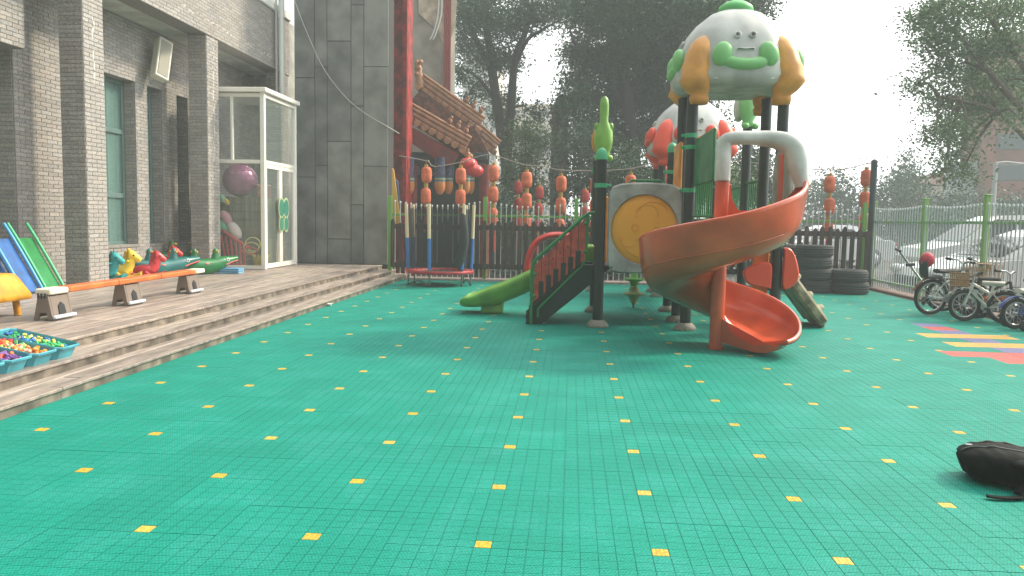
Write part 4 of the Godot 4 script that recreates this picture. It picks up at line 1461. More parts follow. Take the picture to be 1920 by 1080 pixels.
func build_gate():
	var g = thing("chinese_gate_hall", "red Chinese gate hall with sloping tan tiled roof beside the concrete wall", "building", V(-3.2, -0.32, 17.5))
	var red = M("gate_red", C(172, 38, 34), 0.6, "blotch", 0.8)
	var dred = M("gate_dark_red", C(126, 40, 36), 0.65, "mottle", 0.8)
	var tan_m = M("roof_tan", C(160, 112, 82), 0.6, "mottle", 1.4)
	var tan2 = M("roof_tan_pale", C(180, 132, 96), 0.6, "mottle", 1.4)
	# tall red pylon with metal panel (behind the concrete)
	var s = S()
	var pl = at(728, 250, 16.4)
	var pr = at(764, 250, 16.4)
	span(s, V(pl.x - 0.3, -0.32, 16.4), V(pr.x, 9.0, 16.9))
	obj("red_wall", s, red, g)
	s = S()
	span(s, V(pr.x - 0.09, -0.32, 16.33), V(pr.x - 0.005, 9.0, 16.399))
	obj("pilaster", s, red, g)
	s = S()
	span(s, V(pl.x - 0.02, 2.5, 16.35), V(pl.x + 0.05, 9.0, 16.399))
	obj("edge_trim", s, M("trim_salmon", C(206, 122, 100), 0.6), g)
	# carved red lattice strips on the pylon
	for k in 12:
		s = S()
		var y = 2.0 + k * 0.42
		bar(s, V(pl.x + 0.08, y, 16.375), V(pr.x - 0.1, y + 0.2, 16.375), 0.03, 0.03, 0.006)
		obj("lattice_bar", s, red, g)
	var tower = thing("metal_clad_tower", "tall beige metal clad tower with red edges rising behind the tan tiled roof", "tower", V(-3.2, -0.32, 21))
	s = S()
	var a = at(758, 100, 21)
	var b = at(843, 100, 21)
	span(s, V(a.x, -0.32, 21.0), V(b.x, 12.0, 22.0))
	obj("cladding", s, M("tower_metal", C(168, 164, 152), 0.42, "stain", 0.35, {"metal": 0.25}), tower)
	for px in [836, 843]:
		s = S()
		var p = at(px, 100, 20.97)
		span(s, V(p.x - 0.05, -0.3, 20.93), V(p.x + 0.03, 12.0, 20.998))
		obj("red_edge", s, M("tower_red", C(140, 46, 44), 0.6), tower)
	for k in 2:
		s = S()
		tube(s, spline([at(822 + k * 6, -30, 20.9), at(822 + k * 6, 20, 20.9), at(814 + k * 5, 58, 20.9), at(806 + k * 6, 74, 20.9)], 14), 0.02, 6)
		obj("cable", s, M("cable_white", C(216, 216, 210), 0.5), tower)
	s = S()
	prism(s, [[0, 0], [0.5, -0.45], [0.75, -0.95], [0.95, -0.3], [1.0, 0.9], [0.0, 0.9]], Transform3D(Basis(), at(785, 25, 20.97) ), 0.02)
	obj("banner", s, M("banner_cream", C(206, 190, 168), 0.7, "stain", 0.8), tower)
	# --- the sloping roof seen from its gable end, falling away from the pylon ---
	var runs = [[at(752, 212, 17.2), at(868, 278, 17.2), 17.2, 0.0], [at(782, 160, 18.6), at(893, 238, 18.6), 18.6, 0.0], [at(880, 244, 19.6), at(922, 280, 19.6), 19.6, 0.0]]
	for k in runs.size():
		var p = runs[k][0]
		var q = runs[k][1]
		var dir = (q - p).normalized()
		var nrm = Vector3(-dir.y, dir.x, 0)
		var bs = Basis(dir, nrm, Vector3(0, 0, 1))
		var l = p.distance_to(q)
		var m = (p + q) * 0.5
		s = S()
		bbox(s, m + Vector3(0, 0, -0.65) - nrm * 0.05, Vector3(l, 0.08, 1.25), 0.01, bs)
		var roof = obj("roof_slope", s, tan_m, g)
		# verge roll: three stacked mouldings
		for r in [[0.10, 0.055, 0.0], [0.20, 0.045, 0.02], [0.275, 0.035, 0.01]]:
			s = S()
			tube(s, [p + nrm * r[0], q + nrm * r[0] + dir * 0.05], r[1], 10)
			obj("ridge_roll", s, tan2 if r[0] > 0.15 else tan_m, roof)
		# round tile ends along the verge, each with its drip tile
		var n = int(l / 0.185)
		for i in n + 1:
			var c = p + dir * (i * 0.185 + 0.04)
			s = S()
			tube(s, [c + Vector3(0, -0.03, 0.11), c + Vector3(0, -0.03, -0.1)], 0.07, 12)
			obj("tile_end", s, tan2, roof)
			s = S()
			tube(s, [c + nrm * 0.01 + dir * 0.09 + Vector3(0, 0, 0.07), c + nrm * 0.01 + dir * 0.09 + Vector3(0, 0, -0.1)], 0.045, 8)
			obj("drip_tile", s, tan_m, roof)
		# rolls of the slope behind
		for i in 5:
			s = S()
			var o = Vector3(0, 0, -0.22 - i * 0.22) + nrm * 0.0
			tube(s, [p + o, q + o], 0.055, 8)
			obj("tile_roll", s, tan_m, roof)
		# ridge-end ornament
		if k < 2:
			s = S()
			lathe(s, [[0.10, -0.15], [0.11, 0.0], [0.085, 0.05], [0.10, 0.12], [0.08, 0.22], [0.095, 0.30], [0.07, 0.36], [0.085, 0.42], [0.04, 0.47], [0.015, 0.5]], 10, Transform3D(Basis(Vector3(0, 0, 1), 0.12), p + nrm * 0.1))
			obj("ridge_ornament", s, tan2, roof)
			for j in 3:
				s = S()
				ell(s, p + nrm * 0.14 + Vector3(-0.08 + 0.05 * j, 0.13 + 0.13 * j, 0.07), Vector3(0.06, 0.055, 0.05), Basis(Vector3(0, 0, 1), 0.5 * j), 9, 6)
				obj("ornament_curl", s, tan2, roof)
			for j in 3:          # small beasts sitting on the lower roll
				s = S()
				var c = q - dir * (0.12 + 0.2 * j) + nrm * 0.36
				ell(s, c, Vector3(0.055, 0.07, 0.05), Basis(), 8, 6)
				ell(s, c + Vector3(0.035, 0.075, 0), Vector3(0.035, 0.04, 0.035), Basis(), 8, 6)
				obj("roof_figure", s, tan_m, roof)
		# red barge board under the verge
		if k == 0:
			s = S()
			prism(s, [[0.0, -0.14], [l + 0.02, -0.14], [l - 0.02, -0.44], [l - 0.3, -0.50], [0.0, -0.40]], Transform3D(bs, p + Vector3(0, 0, 0.06)), 0.05, 0.008)
			obj("barge_board", s, dred, g)
	s = S()
	var gw = [at(748, 215, 18.3), at(790, 168, 18.3), at(895, 246, 18.3), at(918, 290, 18.3), at(860, 290, 18.3)]
	var gp = []
	for v in gw: gp.append([v.x - gw[0].x, v.y - gw[0].y])
	prism(s, gp, Transform3D(Basis(), gw[0]), 0.1)
	obj("gable_wall", s, M("gable_brown", C(118, 74, 58), 0.75, "blotch", 1.5), g)
	# lower corner eave tile cluster
	for i in 4:
		s = S()
		var c = at(866 + i * 5, 282 + i * 4, 17.25)
		tube(s, [c + Vector3(0, 0, 0.12), c + Vector3(0, 0.03, -0.2)], 0.055, 10)
		obj("corner_tile", s, tan2, g)
	# dark hall under the roof: back wall, beam, painted bracket panels
	s = S()
	span(s, at(764, 500, 18.4), at(918, 290, 18.6))
	obj("hall_wall", s, M("hall_dark", C(44, 40, 38), 0.8, "mottle", 1.0), g)
	s = S()
	bspan(s, at(762, 296, 17.4), at(915, 288, 17.6), 0.01)
	obj("beam", s, M("beam_teal", C(48, 78, 84), 0.6, "blotch", 2.0), g)
	for i in 5:
		s = S()
		var c = at(780 + i * 30, 320, 17.8)
		bbox(s, c, Vector3(0.24, 0.30, 0.05), 0.01)
		var pn = obj("painted_panel", s, M("panel_slate", C(74, 86, 104), 0.6, "blotch", 3.0), g)
		s = S()
		for ring in 2:
			var pts = []
			for q in 13: pts.append(c + Vector3(cos(TAU * q / 12) * (0.045 + 0.04 * ring), sin(TAU * q / 12) * (0.055 + 0.05 * ring), 0.03))
			tube(s, pts, 0.007, 5, false)
		obj("scroll", s, M("scroll_white", C(170, 176, 184), 0.6), pn)
	# hanging carved posts: slate above, striped bands, orange bulb
	var stripe = [C(84, 92, 128), C(60, 140, 130), C(190, 176, 130), C(84, 92, 128), C(60, 140, 130), C(206, 132, 62)]
	for hp in [[825, 16.9, 1.0], [841, 17.3, 0.85], [874, 17.3, 0.75], [883, 17.6, 0.7], [768, 16.8, 0.9]]:
		var c = at(hp[0], 333, hp[1])
		var r = 0.085 * hp[2] + 0.02
		var y = 0.0
		s = S()
		tube(s, [c + Vector3(0, 0.42, 0), c], r, 14)
		var po = obj("hanging_post", s, M("post_slate", C(84, 92, 128), 0.6, "blotch", 3.0), g)
		for k in 5:
			s = S()
			tube(s, [c + Vector3(0, -0.022 * k, 0), c + Vector3(0, -0.022 * (k + 1), 0)], r + 0.004 + 0.002 * (k % 2), 14)
			obj("band", s, M("band_%d" % k, stripe[k + 1], 0.6), po)
		s = S()
		lathe(s, [[r + 0.006, -0.11], [r * 1.08, -0.18], [r * 0.95, -0.26], [r * 0.6, -0.33], [0.01, -0.36]], 14, Transform3D(Basis(), c))
		obj("bulb", s, M("bulb_orange", C(200, 128, 62), 0.55), po)
	for px in [772, 907]:
		s = S()
		tube(s, [V(at(px, 400, 17.6).x, -0.32, 17.6), V(at(px, 400, 17.6).x, 2.3, 17.6)], 0.12, 16)
		obj("pillar", s, dred if px > 800 else red, g)
	# yellow folded banner poles at the fence end
	var fl = thing("furled_flag", "furled yellow and blue flag leaning against the fence end", "flag", at(735, 480, 15.05))
	s = S()
	prism(s, [[0.0, 0.0], [0.13, 0.02], [0.16, 0.15], [0.03, 1.1], [0.0, 1.12]], Transform3D(Basis(), at(735, 418, 15.0) + Vector3(0, -0.1, 0)), 0.05, 0.01)
	obj("cloth", s, M("flag_yellow", C(198, 156, 66), 0.8), fl)
	s = S()
	prism(s, [[0.0, 0.0], [0.12, -0.05], [0.05, 0.75], [0.0, 0.8]], Transform3D(Basis(), at(741, 415, 15.06)), 0.04, 0.01)
	obj("fold", s, M("flag_blue", C(70, 90, 130), 0.8), fl)

func lantern_mesh(s, c: Vector3, r, h):
	var rings = []
	for p in [[0.35, -1.0], [0.72, -0.93], [0.94, -0.7], [1.0, -0.35], [1.0, 0.35], [0.94, 0.7], [0.72, 0.93], [0.35, 1.0]]:
		var ring = []
		for j in 24:
			var f = TAU * j / 24
			var k = 1.0 + 0.022 * cos(f * 12)
			ring.append(c + Vector3(sin(f) * p[0] * r * k, p[1] * h * 0.5, cos(f) * p[0] * r * k))
		rings.append(ring)
	loft(s, rings, true)

func lantern_pair(px, py, d, r, h, label, group, m, three = true):
	var top = at(px, py, d)
	var t = thing("lantern_string", label, "lantern", top + Vector3(0, -h * 2.8, 0), group)
	var gold = M("lantern_gold", C(176, 140, 70), 0.5)
	var y = 0.0
	for k in (3 if three else 2):
		var s = S()
		lantern_mesh(s, top + Vector3(rng.randf_range(-0.01, 0.01), y - h * 0.5, 0), r * (1.0 - 0.02 * k), h)
		obj("lantern", s, m, t)
		s = S()
		tube(s, [top + Vector3(0, y - h - 0.002, 0), top + Vector3(0, y - h - 0.05, 0)], r * 0.42, 12)
		obj("collar", s, gold, t)
		s = S()
		tube(s, [top + Vector3(0, y + 0.002, 0), top + Vector3(0, y + 0.045, 0)], r * 0.40, 12)
		obj("collar", s, gold, t)
		y -= h + 0.10
	var s2 = S()
	for k in 7:
		var a = TAU * k / 7
		tube(s2, [top + Vector3(cos(a) * 0.02, y + 0.05, sin(a) * 0.02), top + Vector3(cos(a) * 0.035, y - 0.42, sin(a) * 0.035)], 0.008, 5)
	obj("tassel", s2, M("tassel_red", C(206, 52, 36), 0.7), t)
	s2 = S()
	tube(s2, [top + Vector3(0, 0.04, 0), top + Vector3(0, 0.14, 0)], 0.006, 5)
	obj("hook", s2, gold, t)

func build_lanterns():
	var paper = M("lantern_paper", C(236, 122, 80), 0.65, "mottle", 2.0, {"back": Color(0.5, 0.16, 0.08)})
	var paper2 = M("lantern_paper_red", C(196, 52, 40), 0.65, "mottle", 2.0, {"back": Color(0.4, 0.08, 0.05)})
	var d = 15.25
	var grp = "orange paper lanterns along the back fence"
	var spots = [[799, 313, "hanging beside the red gate pillar"], [864, 315, "hanging under the tan roof next to round red lanterns"], [926, 310, "hanging just past the tan roof corner"], [988, 322, "hanging in front of the locust trunk"], [1052, 330, "hanging in front of the carved stone column"], [1117, 333, "hanging beside the lime green post topper"], [1183, 328, "hanging above the orange disc panel"], [1247, 312, "hanging behind the coral animal roof posts"], [1557, 330, "hanging above the tyre stacks"], [1625, 318, "hanging beside the tall corner pole"]]
	for l in spots:
		lantern_pair(l[0], l[1], d, 0.098, 0.30, "string of faded orange paper lanterns " + l[2], grp, paper, l[0] > 900)
	for l in [[972, 340], [1011, 350], [1097, 356]]:
		lantern_pair(l[0], l[1], 19.5, 0.10, 0.30, "string of deep red lanterns hanging farther back before the dark shrubs", "red lanterns farther back", paper2)
	# two glossy round red lanterns under the eave corner
	for l in [[878, 308, 0.17], [890, 320, 0.16]]:
		var c = at(l[0], l[1], 16.6 + l[2])
		var t = thing("round_lantern", "glossy round red lantern under the tan roof corner", "lantern", c + Vector3(0, -0.2, 0), "round red lanterns at the roof corner")
		var s = S()
		var rings = []
		for i in 10:
			var f = PI * (i + 0.5) / 10 - PI / 2
			var ring = []
			for j in 32: ring.append(c + Vector3(sin(TAU * j / 32) * cos(f) * l[2] * 1.15 * (1 + 0.03 * cos(TAU * j / 4)), sin(f) * l[2] * 0.85, cos(TAU * j / 32) * cos(f) * l[2] * 1.15 * (1 + 0.03 * cos(TAU * j / 4))))
			rings.append(ring)
		loft(s, rings, true)
		obj("shade", s, M("lantern_gloss", C(196, 34, 24), 0.25, "", 1.0, {"coat": 0.5}), t)
		s = S()
		tube(s, [c + Vector3(0, 0.13, 0), c + Vector3(0, 0.2, 0)], 0.04, 10)
		obj("collar", s, M("lantern_gold"), t)
	# the lines they hang from
	var cord = M("cord_grey", C(150, 142, 132), 0.7)
	var w = thing("lantern_wire", "slack pale wire from gate roof to play set carrying lanterns", "wire", at(920, 290, d))
	var s = S()
	tube(s, spline([at(748, 292, d), at(799, 302, d), at(815, 312, d), at(864, 304, d), at(915, 290, d), at(960, 302, d), at(988, 310, d), at(1020, 312, d), at(1052, 319, d), at(1117, 320, d), at(1183, 316, d), at(1247, 300, d), at(1320, 296, d), at(1420, 306, d), at(1557, 319, d), at(1625, 307, d), at(1640, 308, 14.95)], 90), 0.009, 5)
	obj("strand", s, cord, w)
	for x in [799, 864, 926, 988, 1052, 1117, 1183, 1247]:
		s = S()
		var c = at(x + 4, [302, 304, 293, 310, 319, 320, 316, 300][[799, 864, 926, 988, 1052, 1117, 1183, 1247].find(x)], d)
		ell(s, c, Vector3(0.025, 0.018, 0.02), Basis(), 7, 5)
		obj("knot", s, cord, w)
	# carved stone dragon column
	var col = thing("carved_stone_column", "weathered grey carved stone column standing among the dark trees", "column", V(at(1046, 400, 24).x, -0.32, 24))
	s = S()
	var c0 = at(1046, 400, 24)
	var top = at(1043, 212, 24).y
	lathe(s, [[0.40, -0.32], [0.40, 0.0], [0.27, 0.1], [0.25, 1.0], [0.245, top - 0.35], [0.245, top - 0.05]], 24, Transform3D(Basis(), Vector3(c0.x, 0, c0.z)))
	var st = M("column_stone", C(128, 116, 112), 0.85, "blotch", 1.0, {"bump": 0.8})
	obj("shaft", s, st, col)
	s = S()
	lathe(s, [[0.25, top - 0.05], [0.31, top], [0.31, top + 0.06], [0.26, top + 0.1], [0.29, top + 0.18], [0.18, top + 0.26], [0.12, top + 0.4], [0.05, top + 0.5]], 20, Transform3D(Basis(), Vector3(c0.x, 0, c0.z)))
	obj("capital", s, st, col)
	s = S()
	var hx = []
	for i in 80:
		var f = i / 79.0
		hx.append(Vector3(c0.x + cos(f * 16) * 0.255, lerpf(0.2, top - 0.2, f), c0.z + sin(f * 16) * 0.255))
	tube(s, hx, 0.06, 7)
	obj("dragon_coil", s, st, col)
	for i in 26:
		s = S()
		var f = rng.randf()
		var an = rng.randf() * TAU
		ell(s, Vector3(c0.x + cos(an) * 0.25, lerpf(0.3, top - 0.2, f), c0.z + sin(an) * 0.25), Vector3(0.07, 0.05, 0.07), Basis(Vector3(0, 0, 1), rng.randf()), 7, 5)
		obj("cloud_boss", s, st, col)

func leaf_cluster(seed_n, count, spread, ln, wd) -> Array:
	# four tinted variants of one twig of leaves
	var out = []
	for tone in 4:
		var r := RandomNumberGenerator.new()
		r.seed = seed_n + tone
		var s = S()
		for i in count:
			var c = Vector3(r.randfn(), r.randfn() * 0.7, r.randfn()) * spread * 0.5
			var dir = (Vector3(r.randfn(), r.randfn() * 0.6 - 0.35, r.randfn())).normalized()
			var side = dir.cross(Vector3(r.randfn(), r.randfn(), r.randfn())).normalized()
			var up = side.cross(dir)
			var l = ln * r.randf_range(0.7, 1.3)
			var w = wd * r.randf_range(0.7, 1.2)
			var m = c + dir * l * 0.5 + up * l * 0.08
			var k = [0.55, 0.85, 1.15, 1.5][tone] * r.randf_range(0.8, 1.2)
			s.set_color(Color(k * r.randf_range(0.85, 1.15), k, k * r.randf_range(0.75, 1.0)))
			tri(s, c, m + side * w * 0.5, m - side * w * 0.5)
			tri(s, m - side * w * 0.5, m + side * w * 0.5, c + dir * l)
		s.generate_normals()
		out.append(s.commit())
	return out

var leaf_total := 0
func scatter(parent, called, meshes, m, clumps: Array, density, scale0, sd):
	# clumps: [centre, radius vector]; leaf twigs fill each clump, thicker towards its skin
	var r := RandomNumberGenerator.new()
	r.seed = sd
	var st := SurfaceTool.new()
	for c in clumps:
		var rv: Vector3 = c[1]
		var n = int(density * (rv.x * rv.y + rv.y * rv.z + rv.x * rv.z) / 3.0 / (scale0 * scale0)) + 3
		leaf_total += n
		for i in n:
			var v = Vector3(r.randfn(), r.randfn(), r.randfn()).normalized() * pow(r.randf(), 0.45) * (1.0 if r.randf() < 0.93 else r.randf_range(1.0, 1.12))
			var b = Basis.from_euler(Vector3(r.randf_range(-0.7, 0.7), r.randf() * TAU, r.randf_range(-0.7, 0.7))).scaled(Vector3.ONE * scale0 * r.randf_range(0.7, 1.35))
			st.append_from(meshes[r.randi() % 4], 0, Transform3D(b, c[0] + v * rv))
	return put(called, st.commit(), m, parent)

func limb(s, pts, r0, r1, seg = 8):
	var p = spline(pts, pts.size() * 4)
	var rad = []
	for i in p.size(): rad.append(lerpf(r0, r1, i / float(p.size() - 1)))
	tube(s, p, rad, seg)

func tree(called, label, group, base: Vector3, trunk: Array, r0, r1, limbs: Array, clumps: Array, leaf, lm, density, scale0, sd, bark = "bark_dark"):
	var t = thing(called, label, "tree", base, group)
	var s = S()
	limb(s, trunk, r0, r1, 12)
	var tr = obj("trunk", s, M(bark), t)
	for l in limbs:
		s = S()
		limb(s, l[0], l[1], l[1] * 0.35)
		obj("limb", s, M(bark), tr)
	# twigs reach from the limbs into every clump
	var r := RandomNumberGenerator.new()
	r.seed = sd + 5
	s = S()
	for c in clumps:
		var a = trunk[trunk.size() - 1]
		var best = 1e9
		for l in limbs:
			for p in l[0]:
				if p.distance_to(c[0]) < best:
					best = p.distance_to(c[0])
					a = p
		if best < 6.0: tube(s, [a, a.lerp(c[0], 0.5) + Vector3(0, 0.15, 0), c[0]], [0.045, 0.03, 0.012], 5)
		for k in 4:
			var e = c[0] + Vector3(r.randfn(), r.randfn() * 0.6, r.randfn()) * c[1] * 0.45
			tube(s, [c[0], c[0].lerp(e, 0.5) + Vector3(0, 0.06, 0), e], [0.018, 0.012, 0.005], 4)
	obj("twigs", s, M(bark), tr).set_meta("kind", "stuff")
	scatter(t, "crown", leaf, lm, clumps, density, scale0, sd)
	return t

func px_clumps(list: Array, d, spread) -> Array:
	# [px, py, radius in pixels] at depth d with some depth spread
	var r := RandomNumberGenerator.new()
	r.seed = 77
	var out = []
	for c in list:
		var dd = d + r.randf_range(-spread, spread)
		var k = dd / FOCAL
		out.append([at(c[0], c[1], dd), Vector3(c[2] * k, c[2] * k * 0.72, maxf(c[2] * k, 0.6))])
	return out

func build_trees():
	M("bark_dark", C(66, 60, 54), 0.9, "rain", 1.0)
	M("bark_pale", C(120, 112, 100), 0.9, "rain", 1.0)
	var lm = M("leaf_dark", C(46, 86, 48), 0.6, "", 1.0, {"vertex": true, "back": Color(0.20, 0.28, 0.08)})
	var lm2 = M("leaf_mid", C(84, 112, 58), 0.6, "", 1.0, {"vertex": true, "back": Color(0.38, 0.48, 0.14)})
	var lm3 = M("leaf_grey", C(84, 108, 86), 0.65, "", 1.0, {"vertex": true, "back": Color(0.25, 0.32, 0.16)})
	var lm4 = M("leaf_pale", C(112, 138, 104), 0.65, "", 1.0, {"vertex": true, "back": Color(0.4, 0.5, 0.26)})
	var leaf = leaf_cluster(5, 24, 0.62, 0.15, 0.07)
	var small = leaf_cluster(9, 30, 0.5, 0.10, 0.05)
	# tree beside the metal tower: twin trunks forking high
	var d = 25.0
	var g0 = Vector3(at(948, 400, d).x, -0.32, -d)
	tree("locust_tree", "tall twin trunked locust tree standing beside the metal clad tower", "trees behind the back fence", g0,
		[g0, at(952, 340, d), at(940, 250, d), at(928, 170, d), at(918, 90, d), at(905, 10, d), at(895, -60, d)], 0.21, 0.08,
		[[[at(950, 300, d), at(958, 200, d), at(966, 110, d), at(985, 60, d), at(1000, 10, d)], 0.16], [[at(925, 140, d), at(890, 70, d), at(870, 20, d), at(850, -20, d)], 0.10], [[at(960, 140, d), at(985, 80, d), at(1010, 60, d), at(1045, 40, d)], 0.08], [[at(935, 200, d), at(900, 150, d), at(870, 130, d)], 0.07]],
		px_clumps([[870, 40, 44], [905, 20, 45], [880, 95, 40], [860, 140, 20], [950, 50, 46], [925, 110, 38], [985, 30, 40], [1025, 20, 42], [955, 118, 24], [900, 165, 22], [955, 185, 18], [1005, 215, 14], [1060, 10, 36], [890, -30, 60], [980, -40, 60], [940, 215, 22], [872, 195, 10]], d, 1.6), leaf, lm, 105.0, 0.68, 101)
	# the big dark trees behind the play set
	d = 24.0
	var g1 = Vector3(at(1200, 400, d).x, -0.32, -d)
	tree("locust_tree", "broad dense dark tree standing straight behind the play set", "trees behind the back fence", g1,
		[g1, at(1190, 330, d), at(1180, 220, d), at(1165, 110, d), at(1150, 20, d), at(1140, -80, d)], 0.24, 0.1,
		[[[at(1180, 220, d), at(1130, 130, d), at(1100, 90, d), at(1120, 40, d)], 0.12], [[at(1175, 180, d), at(1230, 100, d), at(1280, 40, d), at(1320, -20, d)], 0.14], [[at(1170, 150, d), at(1100, 120, d), at(1070, 60, d)], 0.09], [[at(1185, 260, d), at(1250, 200, d), at(1290, 160, d)], 0.1]],
		px_clumps([[1120, 30, 60], [1190, 40, 66], [1260, 30, 66], [1320, 20, 56], [1110, 115, 45], [1165, 110, 56], [1230, 110, 62], [1290, 105, 56], [1130, 190, 46], [1190, 180, 56], [1250, 190, 56], [1300, 200, 40], [1085, 150, 30], [1160, 250, 46], [1220, 255, 50], [1275, 265, 40], [1100, 235, 34], [1350, -10, 50], [1395, -10, 46], [1180, -40, 80], [1290, -40, 80], [1420, 20, 26], [1070, 190, 26], [1330, 240, 30], [1075, 95, 20]], d, 2.4), leaf, lm, 170.0, 0.72, 102)
	# undergrowth in front of them
	var list = [[[985, 300, 36], [965, 340, 36], [1000, 360, 36], [985, 250, 26], [1012, 265, 30]], [[1085, 290, 42], [1110, 330, 42], [1078, 350, 38], [1100, 260, 30]], [[1150, 330, 46], [1190, 350, 46], [1165, 300, 40], [1220, 330, 44]], [[1290, 340, 46], [1330, 330, 44], [1260, 355, 44], [1360, 350, 40], [1310, 290, 40]], [[905, 375, 32], [930, 385, 30], [885, 395, 28], [950, 395, 34]], [[1410, 300, 34], [1425, 345, 36], [1395, 340, 36], [1440, 380, 34]]]
	var labs = ["loose leafy shrub growing beside the carved stone column", "dense shrub filling the gap behind the small lanterns", "dark bush growing behind the orange disc panel", "wide dark bush growing behind the coral animal roof", "low bush growing between gate hall and locust trunk", "pale bush showing through the spiral slide entry arch"]
	for k in list.size():
		var dd = [22.5, 22.0, 21.0, 22.5, 20.5, 24.0][k]
		var cl = px_clumps(list[k], dd, 0.6)
		var b = Vector3(cl[0][0].x, -0.32, cl[0][0].z)
		var t = thing("leafy_shrub", labs[k], "shrub", b, "shrubs behind the back fence")
		var s = S()
		for c in cl: limb(s, [b + Vector3(rng.randf_range(-0.2, 0.2), 0, 0), b.lerp(c[0], 0.5) + Vector3(0, 0.2, 0), c[0]], 0.035, 0.01, 5)
		obj("stems", s, M("bark_dark"), t)
		cl.append([b + Vector3(0, 0.7, 0), Vector3(1.1, 0.8, 0.8)])
		scatter(t, "foliage", leaf if k % 2 else small, [lm2, lm3, lm][k % 3], cl, 120.0 if k % 2 else 170.0, 0.75, 200 + k)
	# airy tree over the street, crown hanging in from the top
	d = 17.5
	var g2 = V(9.6, -0.32, d)
	tree("willow_like_tree", "airy pale leaved tree hanging over the street fence before the red building", "", g2,
		[g2, g2 + Vector3(0.05, 2.2, 0), g2 + Vector3(-0.15, 4.4, 0), g2 + Vector3(-0.3, 6.6, 0.2)], 0.2, 0.08,
		[[[g2 + Vector3(-0.05, 3.4, 0), at(1850, 130, d), at(1790, 60, d), at(1740, 20, d)], 0.07], [[g2 + Vector3(-0.1, 4.2, 0), at(1860, 40, d), at(1830, -20, d)], 0.07], [[g2 + Vector3(0, 2.9, 0), at(1870, 210, d), at(1800, 190, d), at(1760, 180, d)], 0.05]],
		px_clumps([[1760, 20, 40], [1810, 15, 42], [1865, 15, 44], [1910, 20, 40], [1745, 75, 30], [1790, 80, 40], [1845, 85, 42], [1900, 85, 40], [1770, 130, 32], [1820, 145, 38], [1880, 150, 40], [1730, 30, 24], [1760, 190, 24], [1800, 200, 34], [1855, 195, 30], [1905, 190, 26], [1775, 245, 26], [1815, 250, 18], [1790, 295, 22], [1755, 250, 16], [1720, 160, 16], [1800, 330, 14], [1915, 225, 14], [1770, 320, 9]], d, 1.5), small, lm4, 130.0, 0.72, 103, "bark_pale")
	# hedge and small trees along the road far behind
	var hl = ["rounded dark hedge clump seen over the corner pole", "tall thin young tree rising above the far hedge", "low hedge clump behind the tyre stacks", "bushy roadside tree behind the parked cars", "far hedge clump behind the street lamp", "small roadside tree in front of the red building"]
	var hc = [[[1690, 365, 44], [1650, 375, 40], [1725, 380, 36], [1700, 335, 24]], [[1700, 318, 12], [1698, 300, 9], [1696, 330, 18], [1690, 340, 16]], [[1530, 370, 46], [1580, 375, 46], [1490, 375, 40], [1560, 345, 28], [1620, 385, 34]], [[1780, 385, 20], [1800, 378, 22], [1765, 392, 20], [1830, 385, 22]], [[1740, 395, 22], [1755, 385, 16]], [[1895, 385, 18], [1908, 392, 20], [1880, 396, 14]]]
	for k in hc.size():
		var dd = [42.0, 46.0, 44.0, 40.0, 45.0, 38.0][k]
		var cl = px_clumps(hc[k], dd, 1.0)
		var b = Vector3(cl[0][0].x, -0.32, cl[0][0].z)
		var t = thing("roadside_bush", hl[k], "bush", b, "bushes and young trees along the far road")
		var s = S()
		for c in cl: limb(s, [b, b.lerp(c[0], 0.5), c[0]], 0.06, 0.02, 5)
		obj("stems", s, M("bark_dark"), t)
		for c in cl.duplicate(): cl.append([Vector3(c[0].x, (c[0].y - 0.3) * 0.45, c[0].z), c[1]])
		scatter(t, "foliage", leaf, lm, cl, 60.0, 1.25, 300 + k)

func facade(b, corner: Vector3, w, h, cols, rows, wm, gm, sx, sy):
	# rows of recessed windows on the face towards the yard
	for r in rows:
		for c in cols:
			var x = corner.x + (c + 0.5) * w / cols
			var y = corner.y + (r + 0.6) * h / rows
			var s = S()
			bbox(s, Vector3(x, y, corner.z + 0.02), Vector3(w / cols * sx, h / rows * sy, 0.12), 0.02)
			var f = obj("window", s, wm, b)
			s = S()
			box(s, Vector3(x, y, corner.z + 0.09), Vector3(w / cols * sx * 0.88, h / rows * sy * 0.86, 0.02))
			obj("pane", s, gm, f)

